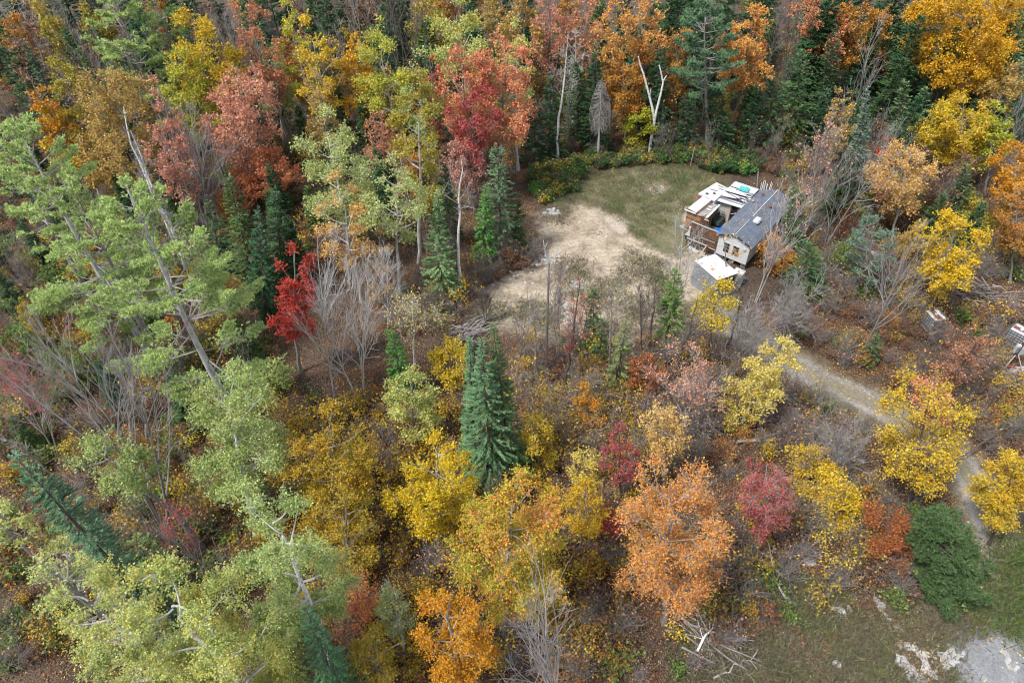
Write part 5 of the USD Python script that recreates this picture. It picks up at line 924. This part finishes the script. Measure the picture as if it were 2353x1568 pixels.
obj('trunk', polytube(stem([(1255, 853), (1256, 780), (1258, 700), (1260, 640), (1262, 603)]), [.10, .085, .075, .065, .055], 8), 'bark_grey', db, smooth=60)
obj('left_fork', polytube(stem([(1262, 603), (1254, 585), (1251, 570), (1248, 552)]), [.07, .055, .045, .025], 6), 'bark_pale', db); obj('right_fork', polytube(stem([(1261, 625), (1266, 606), (1275, 588), (1284, 568)]), [.065, .05, .04, .02], 6), 'bark_pale', db)
for a_, b_ in (((1262, 603), (1268, 566)), ((1275, 588), (1288, 578)), ((1251, 570), (1258, 556)), ((1260, 640), (1246, 618)), ((1259, 660), (1275, 646))): q = stem([a_, b_]); obj('twig', tubes([q[0]], [q[1]], .03, .01, 4), 'bark_pale', db)
# grey dead spruce
_B, _T = place((1382, 180), (1373, 368)); ax = _T - [*_B, 0]; ds = thing('dead_spruce', 'needleless grey dead spruce at the back of the clearing', 'tree', (*_B, 0.0))
obj('trunk', polytube(np.outer(np.linspace(0, 1, 7), ax), .13 * (1.03 - np.linspace(0, 1, 7)), 7), 'bark_pale', ds, smooth=60)
rng = np.random.default_rng(3); n = 420; t = rng.uniform(.4, .98, n); az = rng.uniform(0, 6.283, n); L = .95 * np.sin(np.clip((1 - t) / .6, 0, 1) * 2.2 + .25); p0 = t[:, None] * ax; p1 = p0 + np.stack([np.cos(az) * L, np.sin(az) * L, -.35 * L], -1); p2 = p1 + np.stack([np.cos(az) * .05, np.sin(az) * .05, -rng.uniform(.2, .5, n)], -1)
obj('branches', join([ribbons(p0, p1, .014, rng), ribbons(p1, p2, .012, rng)]), 'twig', ds)

# ------------------------------------------------------------------ forest filling the gaps: the same few trees over and over
HOUSE = Polygon([(13, 38), (20, 36), (26, 50), (18, 53), (12, 46)])
def klass(name, parts):
    c = stage.CreateClassPrim('/World/source_' + name)
    for nm, mesh, m, col in parts:
        obj(nm, mesh, m, c, col=col)
    return c.GetPath()
def kl_con(name, seed, H, R, pal, pw, dr, n):
    tm, bm, lv = conifer(seed, np.array([.1, .05, H]), R, .16, pal, n, power=pw, droop=dr); return klass(name, [('trunk', tm, 'bark_dark', None), ('branches', bm, 'twig_dark', None), ('crown', lv[:2], 'needle', lv[2])]), H
def kl_dec(name, seed, H, R, cb, sty, NC, NL, pal, fine, bark):
    tm, bm, lv = deciduous(seed, np.array([.2, .1, H]), R, cb, sty, 12, NC, NL, .17, pal, fine=fine, tw=.014); ps = [('trunk', tm, bark, None), ('branches', bm, 'twig' if bark != 'bark_dark' else 'twig_dark', None)]
    return klass(name, ps + ([('crown', lv[:2], 'leaf', lv[2])] if lv else [])), H
def kl_bare(name, seed, H, R, bark, stems):
    tm, bm, _ = baretree(seed, np.array([.2, .1, H]), R, .085, stems=stems, kids=(8, 5, 4), tw=.009); return klass(name, [('trunk', tm, bark, None), ('branches', bm, 'twig' if bark == 'bark_grey' else 'twig_dark', None)]), H
KL = dict(fir=[kl_con('dark_fir', 1, 9., 1.9, 'dark', .85, .1, 6000), kl_con('dark_fir_b', 2, 7., 1.7, 'green', .8, .2, 5000), kl_con('dark_fir_c', 3, 10., 1.8, 'dark', .7, .25, 6000)],
          maple=[kl_dec('rust_maple', 4, 9., 2.2, .3, 'round', 90, 2600, 'brown', 6, 'bark_grey'), kl_dec('gold_maple', 5, 9., 2.3, .3, 'round', 90, 3600, 'tan', 5, 'bark_grey'), kl_dec('olive_maple', 6, 9., 2.2, .3, 'egg', 90, 3600, 'olive', 4, 'bark_grey'), kl_dec('orange_maple', 7, 9., 2.2, .3, 'vase', 90, 3000, 'orangebrown', 6, 'bark_grey')],
          bare=[kl_bare('grey_stem', 8, 9., 1.7, 'bark_grey', 1), kl_bare('dark_stem', 9, 8., 1.5, 'bark_dark', 2)])
LAB = dict(fir=('fir_tree', 'dark fir standing in the shade between the taller trees', 'firs in the shade of the forest'), maple=('maple_tree', 'half hidden autumn maple filling the forest between taller trees', 'autumn maples filling the forest'), bare=('leafless_tree', 'thin leafless stem standing among the forest trees', 'leafless stems in the forest'))
rng = np.random.default_rng(77); FILL = []; bx = np.array([[b[0], b[1]] for b in BASES]); _open = CLEAR.buffer(1.5).union(ROAD.buffer(2.5)).union(HOUSE.buffer(2)); shapely.prepare(_open)
for x in np.arange(-66, 66, 3.6):
    for y in np.arange(8, 92, 3.6):
        p = np.array([x, y]) + rng.uniform(-1.5, 1.5, 2); px, py, dd = proj(np.array([*p, 0.0])); r = rng.uniform()
        if px < -420 or px > 2720 or py < -120 or py > 1750: continue
        up = py < 360 or (px < 1010 and py < 640 + .0 * px) or (px < 640 and py < 1150)
        right = px > 1880 and py < 640
        if not (up or right): continue
        if _open.contains(Point(*p)) or np.min(np.linalg.norm(bx - p, axis=1)) < 1.5: continue
        lowh = 1.0 if py < 330 else (.62 if px > 640 else .5)
        kind = 'fir' if r < (.68 if px > 1150 and py < 380 else .55) else ('maple' if r < .78 else 'bare')
        FILL.append((p, kind, lowh))
HIDDEN = set([0,1,2,3,4,5,6,7,8,9,10,11,12,13,14,15,16,17,18,19,20,21,22,23,24,25,26,27,28,33,34,35,36,37,38,39,40,42,44,45,46,47,48,49,50,51,52,59,60,61,62,63,64,65,66,67,76,77,78,79,80,81,89,95,96,97,98,99,100,105,106,113,114,115,116,117,132,134,138,145,148,152,155,156,163,170,173,176,183,208,219,224,234,248,249,250,258,259,260,261,262,264,267,269,276,277,283,286,291,292,293,300,301,307,308,309,314,318,325,326,334,335,336,346,347,357,359,360,361,368,370,372,373,374,384,385,386,387,388,393,396,397,398,399,400,401,402,403,407,408,409,411,412,413,414,415,416,417,418,419,420,422,423,424,425,426,427,428,429,430,431,432,433,434,435,436,437,438,439,440,441,442,443,444,445,446,447,448,449,450,451,452,453,454,455,456,457,458,459,460,461,462])   # those the photograph shows nothing of
SHORT = {}
for b in BASES:
    w = b[3].split(',')[0].split()
    for cut in ('with', 'touching', 'filling', 'showing', 'standing', 'drawn'):
        if cut in w[2:]: w = w[:w.index(cut, 2)]
    w = w[:9]
    while w and w[-1] in ('the', 'a', 'of', 'at', 'in', 'by', 'to', 'near', 'right', 'left', 'and', 'below', 'above', 'behind', 'beside', 'between', 'on', 'under', 'just', 'few', 'out', 'one', 'or'): w = w[:-1]
    SHORT.setdefault(' '.join(w), []).append(b[6])
SHORT = {k: v[0] for k, v in SHORT.items() if len(v) == 1 and len(k.split()) > 2}
used, keys = set(), list(SHORT); kp = np.array([SHORT[k][:2] for k in keys])
HEAD = dict(fir='dark shaded fir', maple='half hidden autumn maple', bare='thin leafless stem')
for n_, (p, kind, lowh) in enumerate(FILL):
    i = int(rng.integers(0, len(KL[kind]))); src, H = KL[kind][i]; nm, lab, grp = LAB[kind]; rz_ = rng.uniform(0, 360); s = lowh * rng.uniform(.75, 1.3); sx_, sy_ = rng.uniform(.85, 1.1, 2)
    if n_ in HIDDEN: continue
    if kind == 'maple': HEAD['maple'] = ['half hidden brown maple', 'half hidden tan maple', 'half hidden olive maple', 'half hidden orange maple'][i]
    if kind == 'bare': HEAD['bare'] = ['thin grey leafless tree', 'thin dark leafless tree'][i]
    q = proj(np.array([p[0], p[1], .65 * H * s]))[:2]
    for j in np.argsort(np.linalg.norm(kp - q, axis=1)):
        d = q - kp[j]; rel = ('right of' if d[0] > 0 else 'left of') if abs(d[0]) > abs(d[1]) else ('below' if d[1] > 0 else 'above'); l = f"{HEAD[kind]} {rel} the {keys[j]}"
        if l not in used and len(l.split()) <= 16: lab = l; used.add(l); break
    x = thing(nm, lab, 'tree', (p[0], p[1], float(gz(*p)) - .05), rz_, grp); UsdGeom.Xformable(x).AddScaleOp().Set(Gf.Vec3f(s * sx_, s * sy_, s)); x.GetReferences().AddInternalReference(src); x.SetInstanceable(True)

# ------------------------------------------------------------------ undergrowth, brambles, leaf litter, grass
def instancer(name, label, cat, protos, P, idx, rot, sc):
    pi = UsdGeom.PointInstancer.Define(stage, '/World/' + name); tag(pi.GetPrim(), label, cat, None, 'stuff'); paths = []
    for i, (v, f, m, col) in enumerate(protos):
        o = obj('plant', (v, f), m, pi.GetPrim(), col=col); paths.append(o.GetPath())
    pi.CreatePrototypesRel().SetTargets(paths); pi.CreateProtoIndicesAttr(Vt.IntArray.FromNumpy(np.asarray(idx, np.int32))); pi.CreatePositionsAttr(Vt.Vec3fArray.FromNumpy(np.asarray(P, np.float32)))
    pi.CreateOrientationsAttr(Vt.QuathArray([Gf.Quath(float(math.cos(a / 2)), 0., 0., float(math.sin(a / 2))) for a in rot])); pi.CreateScalesAttr(Vt.Vec3fArray.FromNumpy(np.asarray(sc, np.float32)))
def brush(seed, H, R, NC, NL, pal, s=.08, fine=5, stems=9):
    """one mesh: stems and twigs tinted like wood, leaves tinted from the palette"""
    rng = np.random.default_rng(seed); C = np.stack([rng.normal(0, R * .5, NC), rng.normal(0, R * .5, NC), H * rng.uniform(.25, 1, NC)], -1); S = np.stack([rng.normal(0, R * .18, NC), rng.normal(0, R * .18, NC), 0 * C[:, 2] - .1], -1)
    L = bez(S, S + (C - S) * [.25, .25, .7], C, 3); bm = strip(L, .011, .006, 3); q = np.repeat(np.arange(NC), fine); o = L[q, rng.integers(1, 4, len(q))]; e = o + unit(rng.normal(0, .7, (len(q), 3)) + [0, 0, .7]) * rng.uniform(.15, .45, (len(q), 1)) * H ** .5
    fm = ribbons(o, e, .007, rng); wm = join([bm, fm]); wc = tint('grey', np.zeros(len(wm[0])), rng, .1) * (np.array([.5, .44, .41]) if seed % 2 else np.array([.85, .8, .78]))
    if NL: 
        q = rng.integers(0, len(e), NL); lv = flakes(e[q] + rng.normal(0, .10, (NL, 3)), s, rng); lc = np.repeat(tint(pal, rng.uniform(0, 1, NL), rng, .2), 3, 0); v, f = join([wm, lv]); c = np.vstack([wc, lc])
    else: v, f = wm; c = wc
    return v, f, 'leaf', c
PR = [brush(1, 1.9, 1.0, 18, 420, 'gold'), brush(2, 1.7, .9, 18, 300, 'oranolive'), brush(3, 1.5, .9, 20, 200, 'rust', fine=7), brush(4, 1.7, .9, 30, 40, 'tan', fine=12), brush(6, 1.6, .9, 30, 60, 'pink', fine=12),
      brush(6, .7, .9, 22, 420, 'brown', .09, 4), brush(7, .8, .8, 18, 380, 'mossy', .11), brush(8, 1.3, .8, 18, 300, 'orangebrown'), brush(9, 2.2, .9, 14, 260, 'yellow'), brush(10, 1.0, .8, 16, 160, 'crimson'), brush(12, 4.2, .55, 16, 30, 'tan', fine=10), brush(13, 3.4, .5, 14, 20, 'peach', fine=12)]
ZONES = [([(640, 930), (1480, 900), (1420, 1568), (700, 1568), (600, 1200)], [5, 5, 1.5, 4, 2, 3, .6, 3, 1.5, .4, .7, .7], .62),
         ([(1700, 650), (2352, 560), (2352, 1060), (2240, 1060), (2100, 980), (1850, 840)], [.7, 1, 1.5, 4, 2, 8, 1, 1.2, 1, .2, .8, .6], .6),
         ([(1180, 780), (1500, 800), (1800, 860), (2000, 1000), (2000, 1150), (1700, 1300), (1400, 1200), (1200, 1000)], [1.2, 1.2, 1.5, 6, 6, 3, .5, 1, 1, .8, 2.2, 1.6], .55),
         ([(1400, 1250), (2000, 1150), (2352, 1050), (2352, 1350), (1900, 1420), (1500, 1568), (1400, 1568)], [.5, 1, .6, 2, 1.4, 5, 2, .6, .3, .15, .1, 0], .34),
         ([(1000, 560), (1240, 540), (1240, 620), (1100, 740), (1000, 780), (880, 760)], [.4, .5, 1.5, 6, 4, 4, .5, .6, .3, .2, 1.2, .8], .6),
         ([(0, 560), (640, 560), (640, 1300), (400, 1568), (0, 1568)], [.6, 1, .6, 1, 0, 2, 4, .5, .3, .2, .5, .3], .35),
         ([(0, -50), (2352, -50), (2352, 640), (1900, 640), (1760, 380), (1250, 360), (1000, 560), (0, 600)], [.6, .7, .9, 2, .4, 2.4, 1.5, .6, .2, .1, 1.5, 1], .22)]
rng = np.random.default_rng(12); PP, II = [], []; road2 = ROAD.buffer(.5).union(HOUSE).union(CLEAR).union(PAD.buffer(.3)).union(gpoly([(185, 905), (320, 895), (345, 1030), (245, 1065), (170, 1000)])).union(gpoly([(2105, 775), (2190, 775), (2185, 700), (2110, 690)])).union(gpoly([(2295, 905), (2352, 905), (2400, 740), (2290, 740)])).union(gpoly([(2160, 640), (2350, 640), (2350, 730), (2180, 720)])); shapely.prepare(road2)
occ = [gpoly([(2050, 1480), (2065, 1462), (2110, 1480), (2215, 1490), (2190, 1530), (2110, 1580), (2048, 1520)]), gpoly([(2008, 1372), (2048, 1405), (2085, 1462), (2028, 1425)]), gpoly([(1900, 1385), (1960, 1385), (1950, 1425), (1900, 1410)])]
cand = rng.uniform([-64, 7], [64, 90], (42000, 2)); pj = proj(np.c_[cand, 0 * cand[:, 0]]); ok = (pj[:, 0] > -250) & (pj[:, 0] < 2600) & (pj[:, 1] > -60) & (pj[:, 1] < 1720) & ~shapely.contains(road2, shapely.points(cand))
cand, pj = cand[ok], pj[ok]; cl = noise(np.c_[cand / 3.2 + 40, 0 * cand[:, 0]], 8)
for (poly, wts, dens) in ZONES:
    zp = Polygon(poly); shapely.prepare(zp); inn = shapely.contains(zp, shapely.points(pj[:, :2])); w = np.array(wts, float); w /= w.sum()
    for j in np.nonzero(inn)[0]:
        if rng.uniform() < dens * .62 * (.35 + 1.3 * cl[j]) and not any(o.contains(Point(*cand[j])) for o in occ): PP.append(cand[j]); II.append(rng.choice(len(w), p=w))
PP = np.array(PP); z = gz(PP[:, 0], PP[:, 1]); k = len(PP); sc = rng.uniform(.6, 1.35, (k, 1)) * np.ones((1, 3))
instancer('undergrowth', 'tangle of low autumn brush, ferns and bare twigs under the trees', 'undergrowth', PR, np.c_[PP, z], II, rng.uniform(0, 6.283, k), sc); print('undergrowth', k)
# green brambles along the back of the clearing
BR = [([(1215, 395), (1260, 385), (1330, 395), (1330, 420), (1290, 440), (1225, 430)], 110), ([(1310, 380), (1400, 360), (1500, 350), (1580, 348), (1580, 372), (1480, 376), (1400, 385), (1330, 410)], 200), ([(1580, 350), (1720, 360), (1740, 385), (1720, 400), (1640, 398), (1590, 378)], 170), ([(1220, 430), (1330, 415), (1330, 435), (1240, 470)], 30)]
PB = [brush(24, .8, .6, 20, 120, 'brown', .09, 7), brush(21, .9, .7, 16, 520, 'bramble', .12, 4), brush(22, .7, .6, 14, 420, 'bright', .12, 4), brush(23, .8, .6, 14, 260, 'olive', .12, 4)]; PP, II = [], []
for j, (pts, n) in enumerate(BR):
    g = gpoly(pts); b = g.bounds
    while n > 0:
        q = rng.uniform([b[0], b[1]], [b[2], b[3]])
        if g.contains(Point(*q)) and (j == 0 or noise(np.array([q[0] * .8 + 20, q[1] * .8 + 20, 0.0]), 6) > .33): PP.append(q); II.append(rng.choice(4, p=[.3, .40, .12, .18] if j < 3 else [.4, .1, .1, .4])); n -= 1
PP = np.array(PP); k = len(PP); instancer('bramble_thicket', 'bank of green brambles along the far side of the lawn', 'brambles', PB, np.c_[PP, gz(PP[:, 0], PP[:, 1])], II, rng.uniform(0, 6.283, k), rng.uniform(.4, 1.15, (k, 1)) * np.ones((1, 3)))
# fallen leaves: patches of loose leaves on the ground
def litter(seed, pals, n=110, R=.8, s=.065):
    rng = np.random.default_rng(seed); P = np.c_[rng.normal(0, R * .6, (n, 2)), rng.uniform(.02, .09, n)]; v, f = flakes(P, s, rng, 2.2); c = np.vstack([np.repeat(tint(pals[i % len(pals)], rng.uniform(0, 1, 1), rng, .25), 3, 0) for i in range(n)]); return v, f, 'leaf', c
PL = [litter(1, ['brown', 'rust', 'brown']), litter(2, ['brown', 'brown', 'tan', 'brown', 'brown']), litter(3, ['tan', 'brown', 'brown']), litter(4, ['rust', 'brown', 'brown']), litter(5, ['lemon', 'tan'], 14, 1.2, .09)]
cand = rng.uniform([-50, 7], [50, 80], (26000, 2)); pj = proj(np.c_[cand, 0 * cand[:, 0]]); inc = shapely.contains(CLEAR, shapely.points(cand)); inr = shapely.contains(ROAD.union(PAD), shapely.points(cand)); u = rng.uniform(size=len(cand))
ok = (pj[:, 0] > -150) & (pj[:, 0] < 2500) & (pj[:, 1] > -20) & (pj[:, 1] < 1660) & np.where(inc, u < .03, np.where(inr, u < .14, np.where(shapely.contains(VERGE, shapely.points(cand)), u < .14, u < .30))) & ~shapely.contains(HOUSE, shapely.points(cand)); cand, inc = cand[ok], (inc | inr)[ok]; k = len(cand)
instancer('leaf_litter', 'loose fallen leaves scattered over the ground', 'fallen leaves', PL, np.c_[cand, gz(cand[:, 0], cand[:, 1]) + .02], np.where(inc, 4, rng.integers(0, 4, k)), rng.uniform(0, 6.283, k), np.ones((k, 3))); print('litter', k)
# grass tufts
def tuft(seed, pal, n=60, R=.35, h=.22):
    rng = np.random.default_rng(seed); p = np.c_[rng.normal(0, R, (n, 2)), 0 * np.zeros(n) - .02]; t = p + np.c_[rng.normal(0, .12, (n, 2)), h * rng.uniform(.4, 1.2, n)]; r = unit(np.cross(t - p, rng.normal(size=(n, 3)))) * .018
    return np.stack([p - r, p + r, t], 1).reshape(-1, 3), np.arange(3 * n).reshape(-1, 3), 'leaf', np.repeat(tint(pal, rng.uniform(0, 1, n), rng, .2), 3, 0)
PG = [tuft(1, 'mossy'), tuft(2, 'straw'), tuft(3, 'straw'), tuft(4, 'green'), tuft(5, 'straw')]
cand = rng.uniform([-10, 7], [40, 62], (60000, 2)); pt = shapely.points(cand); inl = shapely.contains(LAWN, pt); inv_ = shapely.contains(VERGE.union(GREENV), pt); ins = shapely.contains(SAND, pt); u = rng.uniform(size=len(cand)); cl = noise(np.c_[cand / 2.5 + 30, 0 * cand[:, 0]], 4)
ok = np.where(inl, u < .30, np.where(inv_, u < .25 + 1.0 * cl, np.where(ins, u < .25 * (cl > .55), 0))) * ~shapely.contains(HOUSE.union(PAD), pt) * ~np.array([any(o.contains(Point(*c)) for o in occ) for c in cand]); ok = ok.astype(bool); gr = shapely.contains(GREENV, pt)[ok]; cand, inl = cand[ok], inl[ok]; k = len(cand)
idx = np.array([rng.choice(5, p=[.35, .25, .2, .1, .1] if l else ([.4, .2, .1, .25, .05] if g else [.10, .30, .24, .04, .32])) for l, g in zip(inl, gr)])
instancer('grass_tufts', 'short rough grass growing on the lawn and the verge', 'grass', PG, np.c_[cand, gz(cand[:, 0], cand[:, 1]) + .01], idx, rng.uniform(0, 6.283, k), np.where(inl[:, None], .7, 1.0) * rng.uniform(.5, 1.7, (k, 1)) * np.ones((1, 3))); print('tufts', k)
